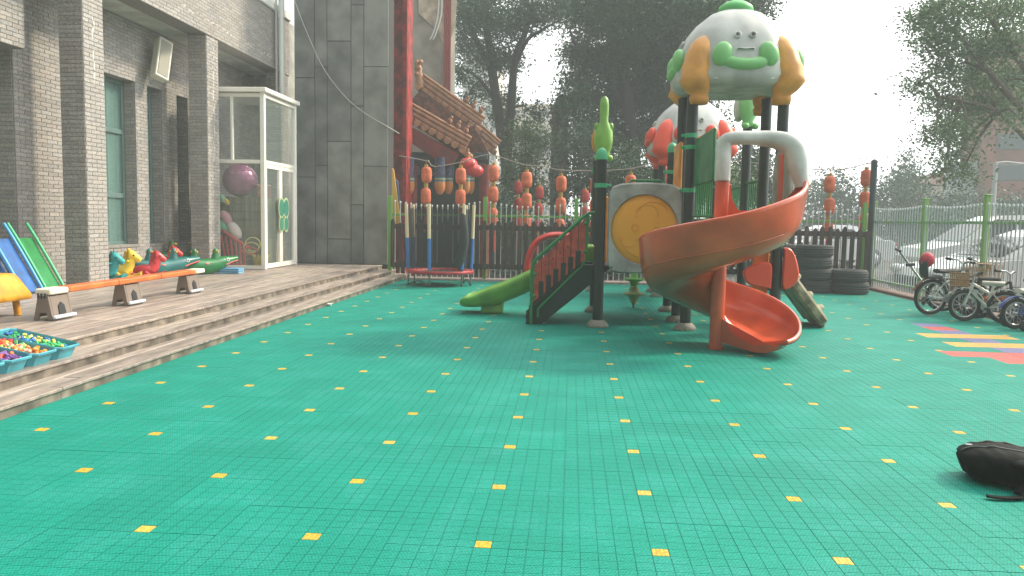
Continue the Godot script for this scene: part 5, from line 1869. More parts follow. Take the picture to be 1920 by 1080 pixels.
func build_far():
	var glass = M("far_glass", C(70, 82, 90), 0.1)
	var wf = M("far_frame", C(206, 206, 200), 0.6)
	# pale apartment tower seen through the locust tree
	var d = 85.0
	var a = at(868, 190, d)
	var b = at(1008, 190, d)
	var t = thing("apartment_tower", "pale apartment tower far off behind the locust trees", "building", V(a.x + 5, -0.32, d))
	var top = at(930, 140, d).y
	var s = S()
	span(s, V(a.x, -0.32, d), V(at(932, 190, d).x, top + 2, d + 9))
	obj("wall", s, M("far_pale", C(206, 200, 190), 0.8), t)
	facade(t, Vector3(a.x, 2.0, -d), at(932, 190, d).x - a.x, top - 2.0, 5, 9, wf, glass, 0.5, 0.55)
	var t2 = thing("apartment_block", "lower beige apartment block far off between locust trunk and column", "building", V(b.x, -0.32, d + 6))
	s = S()
	span(s, V(at(945, 190, d + 6).x, -0.32, d + 6), V(at(1035, 190, d + 6).x, at(990, 195, d + 6).y, d + 14))
	obj("wall", s, M("far_beige", C(196, 184, 160), 0.8), t2)
	facade(t2, Vector3(at(945, 190, d + 6).x, 1.0, -d - 6), at(1035, 190, d + 6).x - at(945, 190, d + 6).x, at(990, 200, d + 6).y - 1.0, 6, 6, wf, glass, 0.5, 0.5)
	# white swooping canopy
	var sw = thing("white_canopy", "white swooping steel canopy far off beside the metal tower", "canopy", V(at(870, 300, 70).x, -0.32, 70))
	s = S()
	var pts = spline([at(838, 222, 70), at(868, 212, 70), at(890, 190, 70), at(903, 160, 70), at(915, 140, 70)], 24)
	var rings = []
	for p in pts: rings.append(ring_at(p, Basis(Vector3(1, 0, 0), 0.0), 0.5, 0.4, 10))
	tube(s, pts, 0.28, 10)
	obj("swoop", s, M("canopy_white", C(224, 226, 226), 0.5), sw)
	for k in 3:
		s = S()
		var p = pts[4 + k * 6]
		tube(s, [Vector3(p.x, -0.32, p.z), p], 0.14, 8)
		obj("mast", s, M("canopy_white"), sw)
	# red office building by the street
	d = 48.0
	var x0 = at(1850, 300, d).x
	var rb = thing("red_office_building", "brick red office building with dark window bands beyond the street", "building", V(x0 + 8, -0.32, d))
	var y1 = at(1860, 60, d).y
	s = S()
	span(s, V(x0, -0.32, d), V(x0 + 22, y1, d + 3.2))
	obj("wall", s, M("office_red", C(160, 88, 70), 0.75, "mottle", 0.2), rb)
	for yy in [395, 330, 272, 213, 154]:
		for c in 8:
			s = S()
			var p = at(1836, yy + 8, d)
			var q = at(1836, yy - 22, d)
			var xa = x0 + 0.5 + c * 1.9
			bbox(s, V(xa + 0.85, (p.y + q.y) * 0.5, d - 0.01), Vector3(1.75, q.y - p.y, 0.16), 0.03)
			var f = obj("window", s, M("far_frame_dark", C(96, 100, 104), 0.5), rb)
			s = S()
			box(s, V(xa + 0.85, (p.y + q.y) * 0.5, d - 0.1), Vector3(1.6, (q.y - p.y) * 0.9, 0.03))
			obj("pane", s, glass, f)
	s = S()
	span(s, V(x0 - 0.9, -0.32, d + 1.0), V(x0 - 0.01, at(1820, 300, d).y, d + 3))
	obj("pale_stair_tower", s, M("far_grey", C(188, 198, 204), 0.7), rb)
	# beige villa with red roof
	d = 75.0
	var v = thing("red_roofed_house", "beige house with red tiled roof beyond the far hedge", "building", V(at(1785, 380, d).x, -0.32, d))
	s = S()
	span(s, V(at(1735, 380, d).x, -0.32, d), V(at(1815, 380, d).x, at(1780, 348, d).y, d + 8))
	obj("wall", s, M("far_beige"), v)
	s = S()
	var e = at(1775, 348, d)
	prism(s, [[-2.4, 0.0], [2.4, 0.0], [1.6, 0.9], [-1.6, 0.9]], Transform3D(Basis(), Vector3(e.x, e.y, -d - 3)), 9.0)
	obj("roof", s, M("roof_far_red", C(168, 96, 84), 0.8), v)
	facade(v, Vector3(at(1738, 380, d).x, 0.5, -d), 3.6, 2.6, 4, 1, wf, glass, 0.5, 0.6)
	# street lamp
	var l = thing("street_lamp", "slim grey street lamp in front of the red office building", "lamp", V(at(1860, 400, 34).x, -0.32, 34))
	s = S()
	var lb = at(1861, 400, 34)
	var lt = at(1861, 306, 34)
	tube(s, [Vector3(lb.x, -0.32, lb.z), Vector3(lb.x, lt.y, lb.z)], [0.11, 0.08], 10)
	obj("mast", s, M("lamp_grey", C(170, 176, 176), 0.5), l)
	s = S()
	tube(s, [Vector3(lb.x, lt.y, lb.z), Vector3(lb.x + 0.4, lt.y + 0.05, lb.z), Vector3(lb.x + 1.4, lt.y - 0.05, lb.z)], 0.045, 8)
	obj("arm", s, M("lamp_grey"), l)
	s = S()
	bbox(s, Vector3(lb.x + 1.55, lt.y - 0.07, lb.z), Vector3(0.5, 0.1, 0.2), 0.03)
	obj("lamp_head", s, M("lamp_grey"), l)

func build_yard_things():
	# --- trampoline ---
	var c = V(-2.20, 0, 13.55)
	var t = thing("trampoline", "small round trampoline with red rim and blue and cream padded poles", "trampoline", c)
	var steel = M("steel_grey", C(120, 126, 126), 0.35, "", 1.0, {"metal": 0.7})
	var R = 0.52
	var s = S()
	var pts = []
	for q in 41: pts.append(c + Vector3(cos(TAU * q / 40) * R, 0.24, sin(TAU * q / 40) * R))
	tube(s, pts, 0.022, 8, false)
	obj("rim", s, steel, t)
	s = S()
	var rings = []
	for p in [[R - 0.12, 0.225], [R - 0.11, 0.255], [R + 0.03, 0.262], [R + 0.045, 0.235], [R + 0.03, 0.205]]:
		var ring = []
		for q in 40: ring.append(c + Vector3(sin(TAU * q / 40) * p[0], p[1], cos(TAU * q / 40) * p[0]))
		rings.append(ring)
	loft(s, rings, false)
	obj("pad", s, M("pad_red", C(196, 60, 66), 0.5, "mottle", 1.5), t)
	s = S()
	lathe(s, [[R - 0.09, 0.222], [R - 0.1, 0.228], [0.01, 0.222]], 32, Transform3D(Basis(), c))
	obj("mat", s, M("mat_black", C(36, 38, 38), 0.8), t)
	var net_m = M("net_black", C(30, 40, 40), 0.9, "", 1.0, {"alpha": 0.5})
	var angs = [205, 165, 100, 40, 10, 310]
	var tops = []
	for k in 6:
		var a = deg_to_rad(angs[k])
		var e = Vector3(cos(a), 0, sin(a))
		var p0 = c + e * (R + 0.015) + Vector3(0, 0.02, 0)
		var p1 = c + e * (R + 0.06) + Vector3(0, 1.36, 0)
		var mid = p0.lerp(p1, 0.58)
		s = S()
		tube(s, [p0, p0.lerp(p1, 0.24)], 0.014, 8)
		var leg = obj("leg", s, steel, t)
		s = S()
		tube(s, [p0.lerp(p1, 0.2), mid], 0.028, 12)
		obj("blue_sleeve", s, M("sleeve_blue", C(52, 116, 190), 0.6), leg)
		s = S()
		tube(s, [mid, p1], 0.028, 12)
		obj("cream_sleeve", s, M("sleeve_cream", C(226, 210, 176), 0.6), leg)
		s = S()
		ell(s, p0 + Vector3(0, 0.005, 0), Vector3(0.022, 0.02, 0.022), Basis(), 8, 6)
		obj("rubber_foot", s, M("rubber", C(34, 34, 34), 0.8), leg)
		tops.append([p0, p1])
	s = S()
	tube(s, spline([tops[1][0], (tops[1][0] + tops[2][0]) * 0.5 + Vector3(0, 0.07, 0), tops[2][0]], 12), 0.012, 6)
	tube(s, spline([tops[4][0], (tops[4][0] + tops[5][0]) * 0.5 + Vector3(0, 0.07, 0), tops[5][0]], 12), 0.012, 6)
	obj("leg_bow", s, steel, t)
	# gathered safety net between the poles
	for k in 6:
		var a = tops[k]
		var b = tops[(k + 1) % 6]
		s = S()
		s.set_smooth_group(0)
		for i in 14:
			var f0 = i / 14.0
			var f1 = (i + 1) / 14.0
			var w = func(f, top): return (a[0].lerp(b[0], f) + Vector3(0, 0.24, 0)).lerp(a[1].lerp(b[1], f) - Vector3(0, 0.06 + 0.05 * sin(PI * f), 0), top) + (c + Vector3(0, 0.6, 0) - a[0].lerp(b[0], f)).normalized() * (0.03 + 0.02 * sin(f * 31.0))
			quad(s, w.call(f0, 0.0), w.call(f1, 0.0), w.call(f1, 1.0), w.call(f0, 1.0))
		obj("net", s, net_m, t)
	s = S()
	tube(s, spline([tops[3][1] + Vector3(-0.02, -0.15, 0), tops[3][1] + Vector3(0.0, -0.6, 0.03), tops[3][0] + Vector3(-0.08, 0.3, 0)], 12), [0.03, 0.05, 0.06, 0.07, 0.075, 0.08, 0.085, 0.085, 0.09, 0.09, 0.09, 0.08, 0.06], 10)
	obj("net_bundle", s, M("net_cloth", C(52, 60, 60), 0.9, "fine", 2.0), t)
	# --- tyres ---
	var rub = [M("tyre_a", C(62, 66, 66), 0.75, "fine", 1.5, {"bump": 0.3}), M("tyre_b", C(56, 58, 58), 0.8, "fine", 1.5, {"bump": 0.3})]
	var stacks = [[4.05, 13.82, 4, "tallest tyre stack"], [4.60, 13.72, 2, "low pair of tyres"], [3.55, 14.22, 4, "tyre stack behind the climbing ramp"]]
	var n_label = ["bottom", "second", "third", "top"]
	for st in stacks:
		var y = 0.003
		for k in st[2]:
			var h = 0.195 + rng.randf_range(-0.008, 0.012)
			var r = rng.randf_range(0.285, 0.305)
			var base = V(st[0] + rng.randf_range(-0.02, 0.02), y, st[1] + rng.randf_range(-0.02, 0.02))
			var ty = local_thing("old_tyre", "black car tyre, %s one of the %s" % [n_label[k] if st[2] > 2 else ["lower", "upper"][k], st[3]], "tyre", base, rng.randf() * TAU, "old tyres stacked by the back fence")
			s = S()
			rings = []
			for p in [[0.62, 0.10], [0.66, 0.04], [0.78, 0.005], [0.90, 0.01], [0.965, 0.06], [1.0, 0.16], [1.0, 0.84], [0.965, 0.94], [0.90, 0.99], [0.78, 0.995], [0.66, 0.96], [0.62, 0.90], [0.66, 0.84], [0.80, 0.8], [0.90, 0.5], [0.80, 0.2], [0.66, 0.16], [0.62, 0.10]]:
				var ring = []
				for q in 32: ring.append(Vector3(sin(TAU * q / 32) * p[0] * r, p[1] * h, cos(TAU * q / 32) * p[0] * r))
				rings.append(ring)
			loft(s, rings, false)
			obj("carcass", s, rub[rng.randi() % 2], ty)
			for gy in [0.3, 0.5, 0.7]:
				s = S()
				var rp = []
				for q in 33: rp.append(Vector3(sin(TAU * q / 32) * (r + 0.003), gy * h, cos(TAU * q / 32) * (r + 0.003)))
				tube(s, rp, 0.011, 5, false)
				obj("tread_rib", s, rub[0], ty)
			y += h
	# --- backpack on the floor ---
	var bc = V(2.06, 0.0, 3.62)
	var bp = thing("black_backpack", "black backpack lying on the green floor with loose straps", "backpack", bc)
	var cloth = M("bag_black", C(11, 20, 20), 0.75, "fine", 2.5, {"bump": 0.35})
	cloth.metallic_specular = 0.25
	var axis = [V(1.755, 0.075, 3.74), V(1.79, 0.085, 3.73), V(1.87, 0.092, 3.70), V(1.98, 0.088, 3.66), V(2.12, 0.075, 3.61), V(2.28, 0.065, 3.55), V(2.42, 0.05, 3.50), V(2.50, 0.04, 3.47)]
	var rx = [0.06, 0.115, 0.15, 0.165, 0.17, 0.16, 0.13, 0.05]
	var ry = [0.04, 0.068, 0.083, 0.084, 0.072, 0.056, 0.042, 0.02]
	for i in axis.size(): axis[i] += V(0.03 * (1.0 - i / 7.0), -0.012, 0)
	for i in ry.size(): ry[i] *= 0.9
	var ap = spline(axis, 42)
	var ax = spline(rx, 42)
	var ay = spline(ry, 42)
	rings = []
	var nn := FastNoiseLite.new()
	nn.frequency = 6.0
	for i in ap.size():
		var dr = (ap[mini(i + 1, 42)] - ap[maxi(i - 1, 0)]).normalized()
		var bs = frame_of(dr)
		var ring = []
		for q in 28:
			var f = TAU * q / 28
			var kk = pow(pow(absf(cos(f)), 2.6) + pow(absf(sin(f)), 2.6), -1.0 / 2.6)
			var v = ap[i] + bs * Vector3(cos(f) * ax[i] * kk, sin(f) * ay[i] * kk, 0)
			v += (v - ap[i]) * nn.get_noise_3dv(v * 3.0) * 0.12
			v.y = maxf(v.y, 0.004)
			ring.append(v)
		rings.append(ring)
	s = S()
	loft(s, rings, true)
	obj("body", s, cloth, bp)
	s = S()      # front pocket lying on top
	ell(s, V(2.06, 0.095, 3.58), Vector3(0.17, 0.04, 0.10), Basis(Vector3.UP, 0.35) * Basis(Vector3(0, 0, 1), -0.12), 18, 8)
	obj("pocket", s, cloth, bp)
	s = S()
	var zl = []
	for i in range(4, 36): zl.append(rings[i][8] + Vector3(0, 0.001, 0))
	tube(s, zl, 0.005, 6)
	obj("zip", s, M("zip_grey", C(70, 78, 78), 0.4), bp)
	for f in [4, 24]:
		s = S()
		var seam = []
		for i in range(3, 40): seam.append(rings[i][f] + Vector3(0, 0.002, 0))
		tube(s, seam, 0.006, 6)
		obj("piping", s, M("bag_piping", C(26, 36, 36), 0.6), bp)
	s = S()
	bbox(s, V(2.05, 0.132, 3.555), Vector3(0.16, 0.012, 0.012), 0.003, Basis(Vector3.UP, 0.35) * Basis(Vector3(0, 0, 1), -0.12))
	obj("pocket_zip", s, M("zip_grey", C(70, 78, 78), 0.4), bp)
	s = S()
	bbox(s, rings[7][6] + Vector3(0, 0.002, 0), Vector3(0.03, 0.006, 0.012), 0.002)
	obj("badge", s, M("badge_silver", C(190, 200, 200), 0.3, "", 1.0, {"metal": 0.6}), bp)
	for st in [[V(2.02, 0.06, 3.50), V(1.96, 0.02, 3.46), V(1.88, 0.012, 3.42), V(1.80, 0.012, 3.41), V(1.75, 0.014, 3.42)], [V(2.1, 0.05, 3.46), V(2.04, 0.03, 3.40), V(2.1, 0.012, 3.34), V(2.25, 0.012, 3.33), V(2.4, 0.02, 3.36)], [V(1.97, 0.07, 3.53), V(1.93, 0.03, 3.50), V(1.90, 0.012, 3.47)]]:
		s = S()
		var sp = spline(st, 20)
		rings = []
		for i in sp.size():
			var dr = (sp[mini(i + 1, 20)] - sp[maxi(i - 1, 0)]).normalized()
			rings.append(ring_at(sp[i], frame_of(dr), 0.016, 0.006, 8))
		loft(s, rings, true)
		obj("strap", s, cloth, bp)
	# --- small litter by the steps ---
	for l in [[618, 573, C(226, 226, 222)], [702, 541, C(214, 214, 206)], [208, 707, C(206, 168, 150)]]:
		var p = level(l[0], l[1], 0.004)
		var li = thing("paper_scrap", ["crumpled white paper scrap lying at the foot of the steps", "tiny pale paper scrap near the far end of the steps", "small pinkish scrap lying against the lowest step"][[618, 702, 208].find(l[0])], "litter", p)
		s = S()
		var rr = []
		for y in [0.0, 0.012, 0.022]:
			var ring = []
			for q in 9: ring.append(p + Vector3(cos(TAU * q / 9) * rng.randf_range(0.02, 0.045), y + rng.randf_range(0, 0.008), sin(TAU * q / 9) * rng.randf_range(0.02, 0.04)))
			rr.append(ring)
		loft(s, rr, true, false)
		obj("scrap", s, M("scrap_%d" % l[0], l[2], 0.8), li)

func build_terrace_toys():
	var s
	# --- balance beam on three trestles ---
	var bb = thing("balance_beam", "orange balance beam with white ends on three grey trestles on the terrace", "balance beam", V(-4.4, DECK, 7.8))
	var gp = M("trestle_grey", C(126, 114, 104), 0.6)
	var A = V(-4.37, 0.0, 6.38)
	var B = V(-4.40, 0.0, 9.30)
	var seg = [[0.0, 0.09, true], [0.09, 0.36, false], [0.36, 0.64, false], [0.64, 0.92, false], [0.92, 1.0, true]]
	for g in seg:
		s = S()
		var p = A.lerp(B, g[0] + 0.002) + Vector3(0, 0.462, 0)
		var q = A.lerp(B, g[1] - 0.002) + Vector3(0, 0.462, 0)
		bar(s, p, q, 0.14, 0.05, 0.01)
		obj("end_plate" if g[2] else "beam", s, M("beam_white", C(232, 226, 206), 0.5) if g[2] else M("beam_orange", C(240, 124, 62), 0.42, "mottle", 1.0), bb)
	for f in [0.05, 0.45, 0.90]:
		var c = A.lerp(B, f)
		var tr: MeshInstance3D
		for sz in [1, -1]:      # A-shaped end plates with an opening
			s = S()
			prism(s, [[-0.085, 0.0], [-0.05, 0.0], [-0.033, 0.06], [0.033, 0.06], [0.05, 0.0], [0.085, 0.0], [0.045, 0.208], [-0.045, 0.208]], Transform3D(Basis(), c + Vector3(0, DECK + 0.004, sz * 0.13)), 0.022, 0.004)
			if sz == 1: tr = obj("trestle", s, gp, bb)
			else: obj("end_plate", s, gp, tr)
		for sx in [-1, 1]:
			s = S()
			bbox(s, c + Vector3(0.056 * sx, DECK + 0.115, 0), Vector3(0.014, 0.18, 0.235), 0.004, Basis(Vector3(0, 0, 1), 0.19 * sx))
			obj("cheek_plate", s, gp, tr)
		s = S()
		bar(s, c + Vector3(0.098, DECK + 0.03, 0.15), c + Vector3(0.098, DECK + 0.03, -0.15), 0.03, 0.03, 0.008)
		obj("foot_bar", s, M("foot_bar_white", C(196, 204, 214), 0.45), tr)
		s = S()
		prism(s, [[-0.045, 0.0], [0.045, 0.0], [0.04, 0.07], [0.0, 0.10], [-0.04, 0.07]], Transform3D(Basis(Vector3(0, 0, 1), 0.19) * Basis(Vector3.UP, PI / 2), c + Vector3(0.078, DECK + 0.05, 0)), 0.012)
		obj("slot", s, M("slot_dark", C(34, 36, 42), 0.6), tr)
	for k in 3:
		s = S()
		bbox(s, A + Vector3(-0.03 + 0.03 * k, 0.43, 0.01), Vector3(0.014, 0.045, 0.012), 0.003)
		obj("catch", s, M("slot_dark"), bb)
	# --- yellow play house piece at the frame edge ---
	var yh = thing("yellow_toy_table", "yellow plastic toy table with drooping edges beside the balance beam", "toy table", V(-4.95, DECK, 6.5))
	var ym = M("toy_yellow", C(238, 172, 34), 0.4, "mottle", 1.5)
	s = S()
	var rings = []
	for p in [[0.24, 0.0], [0.27, 0.005], [0.265, 0.05], [0.19, 0.20], [0.17, 0.225], [0.15, 0.23], [0.02, 0.235]]:
		rings.append(dome_ring(V(-4.98, DECK + 0.14, 6.52), p[0], p[1], 9.0, 48))
	loft(s, rings, true)
	var top = obj("table_top", s, ym, yh)
	for k in 4:
		s = S()
		var a = PI / 4 + k * PI / 2
		tube(s, [V(-4.98 + cos(a) * 0.24, DECK + 0.004, 6.52 + sin(a) * 0.24), V(-4.98 + cos(a) * 0.22, DECK + 0.2, 6.52 + sin(a) * 0.22)], 0.03, 10)
		obj("leg", s, ym, yh)
	# --- two small slides leaning at the wall ---
	for k in 2:
		var col = [C(34, 104, 178), C(20, 140, 70)][k]
		var edge = [C(70, 160, 220), C(50, 180, 120)][k]
		var z = [8.42, 8.80][k]
		var sl = thing("toy_slide", ["blue plastic toddler slide leaning on the brick wall", "green plastic toddler slide leaning on the brick wall beside the blue one"][k], "toy slide", V(-6.0, DECK, z), "toddler slides leaning on the wall")
		var b0 = V(-5.90, DECK + 0.02, z)
		var t0 = V(-6.24, DECK + 0.60, z)
		s = S()
		bar(s, b0, t0, 0.30, 0.02, 0.004, Vector3(1, 0.5, 0))
		obj("chute", s, M("toy_slide_%d" % k, col, 0.35, "mottle", 1.5), sl)
		for sz in [-1, 1]:
			s = S()
			tube(s, spline([b0 + Vector3(0.03, 0.02, 0.16 * sz), b0.lerp(t0, 0.5) + Vector3(0.035, 0.025, 0.16 * sz), t0 + Vector3(0.03, 0.03, 0.16 * sz), t0 + Vector3(-0.06, 0.17, 0.16 * sz)], 16), 0.018, 8)
			obj("side_rim", s, M("toy_slide_edge_%d" % k, edge, 0.35), sl)
		if k == 0:
			s = S()
			prism(s, [[0.0, 0.0], [0.42, 0.0], [0.09, 0.58], [0.0, 0.58]], Transform3D(Basis(Vector3(1, 0, 0), Vector3.UP, Vector3(0, 0, 1)), V(-6.34, DECK + 0.01, 8.25)), 0.02, 0.004)
			obj("side_panel", s, M("toy_slide_0"), sl)
	# --- rocking animals ---
	rocker("rocking_horse", "teal rocking horse facing the balance beam in front of the brick wall", V(-5.98, DECK, 10.0), 0.1, C(34, 150, 150), C(40, 160, 160), 0.78)
	rocker("rocking_horse", "yellow rocking horse standing between the teal and red rocking animals", V(-5.95, DECK, 10.3), 0.35, C(240, 196, 40), C(246, 208, 60), 0.82)
	rocker("rocking_horse", "red rocking horse lying low beside the yellow rocking horse", V(-5.82, DECK, 10.75), 0.5, C(200, 38, 50), C(214, 60, 66), 0.76)
	rocker("rocking_dog", "small red rocking dog behind the teal crocodile rocker", V(-6.28, DECK, 12.15), 0.3, C(206, 40, 36), C(220, 60, 50), 0.78)
	croc("crocodile_rocker", "teal crocodile seesaw rocker with two seat handles and yellow grips", V(-5.86, DECK, 11.3), 1.0, C(22, 118, 116), 0.84)
	croc("crocodile_rocker", "green crocodile seesaw rocker near the white glass entrance box", V(-5.52, DECK, 11.95), 1.0, C(20, 128, 66), 0.8)
	croc("crocodile_rocker", "dark green crocodile rocker behind the teal one by the wall", V(-6.25, DECK, 12.75), 1.15, C(20, 110, 62), 1.0)
	var mats_n = 4
	for k in 4:
		var m = thing("foam_sheet", ["bottom", "second", "third", "top"][k] + " pale blue foam sheet of the pile under the green crocodile", "foam sheet", V(-5.22, DECK + 0.018 * k, 12.6), "blue foam sheets in a pile")
		s = S()
		bbox(s, V(-5.28 + rng.randf_range(-0.01, 0.01), DECK + 0.013 + 0.02 * k, 12.2), Vector3(0.34, 0.016, 0.3), 0.003, Basis(Vector3.UP, 0.1 + rng.randf_range(-0.05, 0.05)))
		obj("sheet", s, M("foam_blue_%d" % (k % 2), [C(130, 186, 214), C(90, 150, 190)][k % 2], 0.7), m)
	# --- block bins on the middle step ---
	var heaps = [[C(206, 52, 60), C(236, 120, 70), C(232, 196, 80), C(90, 170, 110), C(226, 170, 150), C(236, 150, 60)], [C(40, 160, 80), C(40, 90, 170), C(226, 206, 90), C(40, 120, 190), C(60, 180, 110)], [C(60, 80, 160), C(40, 150, 80), C(200, 60, 60), C(226, 120, 50), C(130, 90, 160)], [C(226, 80, 70), C(236, 170, 60), C(90, 150, 190), C(220, 120, 150)]]
	var bins = [[-3.585, 4.92, 0, "teal bin of mixed warm coloured building blocks on the steps"], [-3.585, 5.165, 1, "teal bin of green and blue building blocks on the steps"], [-3.585, 4.675, 2, "teal bin of dark mixed building blocks on the steps"], [-3.585, 4.43, 3, "teal bin of red and orange building blocks on the steps"]]
	for b in bins:
		var y = 0.188
		var cx = b[0] - 0.02
		var tilt = Basis(Vector3(0, 0, 1), -0.19)
		var o = V(cx, y + 0.045, b[1])
		var t = thing("block_bin", b[3], "bin", V(cx, y - 0.03, b[1]), "teal block bins on the steps")
		var w = 0.50
		var l = 0.235
		s = S()
		rings = []
		for p in [[0.88, -0.06], [0.97, 0.04], [1.0, 0.047], [1.03, 0.043], [1.03, 0.031]]:
			rings.append(rect_ring(o + tilt * Vector3(0, p[1], 0), w * p[0], l * p[0], 0.03, tilt * Basis(Vector3(1, 0, 0), PI / 2)))
		loft(s, rings, false, false)
		loft(s, [rect_ring(o + tilt * Vector3(0, -0.058, 0), w * 0.86, l * 0.86, 0.03, tilt * Basis(Vector3(1, 0, 0), PI / 2)), rect_ring(o + tilt * Vector3(0, -0.055, 0), w * 0.5, l * 0.5, 0.03, tilt * Basis(Vector3(1, 0, 0), PI / 2))], true, false)
		obj("tub", s, M("bin_teal", C(80, 178, 196), 0.4, "mottle", 1.5), t)
		var hp = S()
		for i in 300:
			var u = rng.randf_range(-0.42, 0.42)
			var v = rng.randf_range(-0.42, 0.42)
			var pal = heaps[b[2]]
			var pick = pal[clampi(int((u + 0.42) / 0.84 * pal.size() + rng.randfn() * 1.1), 0, pal.size() - 1)]
			hp.set_color(pick.srgb_to_linear())
			var cpos = o + tilt * Vector3(u * w * 0.93, rng.randf_range(-0.03, 0.036), v * l * 0.93)
			bbox(hp, cpos, Vector3(rng.randf_range(0.018, 0.036), rng.randf_range(0.014, 0.024), 0.02), 0.003, Basis.from_euler(Vector3(rng.randf() * 6, rng.randf() * 6, rng.randf() * 6)))
		var heap = obj("block_heap", hp, M("block_plastic", Color.WHITE, 0.4, "", 1.0, {"vertex": true}), self)
		tag(heap, "heap of small plastic blocks filling the " + b[3].trim_suffix(" on the steps").trim_suffix(" on the lower step"), "blocks", "", "stuff")

func rocker(called, label, base: Vector3, turn, col, col2, k):
	var t = local_thing(called, label, "rocking toy", base, turn, "rocking animals by the brick wall")
	var key = "rocker_%d_%d" % [int(col.r * 255), int(col.g * 255)]
	var m = M(key, col, 0.35, "mottle", 2.0)
	var m2 = M(key + "_b", col2, 0.35)
	# faces +x: rocker base, body, neck, head, ears, mane, handle
	var s = S()
	var rings = []
	for q in 13:
		var f = q / 12.0
		var x = lerpf(-0.30, 0.30, f) * k
		var w = 0.09 * k * sin(PI * clampf(f, 0.06, 0.94))
		rings.append(rect_ring(Vector3(x, 0.045 * k + 0.16 * k * pow(f - 0.5, 2.0) * 2.0, 0), 0.20 * k, 0.075 * k, 0.02 * k, Basis(Vector3(0, 0, 1), Vector3(0, 1, 0), Vector3(-1, 0, 0))))
	rings.reverse()
	loft(s, rings, true)
	obj("rocker_base", s, m, t)
	s = S()
	ell(s, Vector3(-0.04, 0.17, 0) * k, Vector3(0.22, 0.10, 0.105) * k, Basis(), 18, 10)
	obj("body", s, m, t)
	s = S()
	tube(s, [Vector3(0.06, 0.17, 0) * k, Vector3(0.14, 0.28, 0) * k, Vector3(0.165, 0.38, 0) * k], [0.095 * k, 0.075 * k, 0.06 * k], 14)
	obj("neck", s, m2, t)
	s = S()
	tube(s, spline([Vector3(0.115, 0.44, 0) * k, Vector3(0.17, 0.425, 0) * k, Vector3(0.24, 0.375, 0) * k, Vector3(0.30, 0.335, 0) * k], 10), [0.05 * k, 0.075 * k, 0.08 * k, 0.078 * k, 0.072 * k, 0.066 * k, 0.06 * k, 0.056 * k, 0.055 * k, 0.05 * k, 0.03 * k], 14)
	var h = obj("head", s, m2, t)
	for sz in [-1, 1]:
		s = S()
		ell(s, Vector3(0.12, 0.50, 0.04 * sz) * k, Vector3(0.022, 0.045, 0.018) * k, Basis(Vector3(1, 0, 0), 0.3 * sz))
		obj("ear", s, m, h)
		s = S()
		ell(s, Vector3(0.205, 0.425, 0.066 * sz) * k, Vector3(0.014, 0.016, 0.008) * k, Basis(), 8, 6)
		obj("eye", s, M("eye_black", C(20, 20, 20), 0.2), h)
		s = S()
		tube(s, [Vector3(0.13, 0.33, 0.06 * sz) * k, Vector3(0.12, 0.34, 0.17 * sz) * k], 0.014 * k, 8)
		obj("grip", s, m2, t)
		s = S()
		tube(s, [Vector3(-0.05, 0.12, 0.09 * sz) * k, Vector3(0.03, 0.07, 0.11 * sz) * k], [0.05 * k, 0.035 * k], 10)
		obj("leg", s, m, t)
	s = S()
	for i in 5: ell(s, Vector3(0.085 - 0.012 * i, 0.46 - 0.055 * i, 0) * k, Vector3(0.035, 0.04, 0.03) * k, Basis(), 8, 6)
	obj("mane", s, m, t)
	s = S()
	tube(s, spline([Vector3(-0.24, 0.20, 0) * k, Vector3(-0.30, 0.24, 0) * k, Vector3(-0.33, 0.17, 0) * k], 8), 0.03 * k, 8)
	obj("tail", s, m2, t)

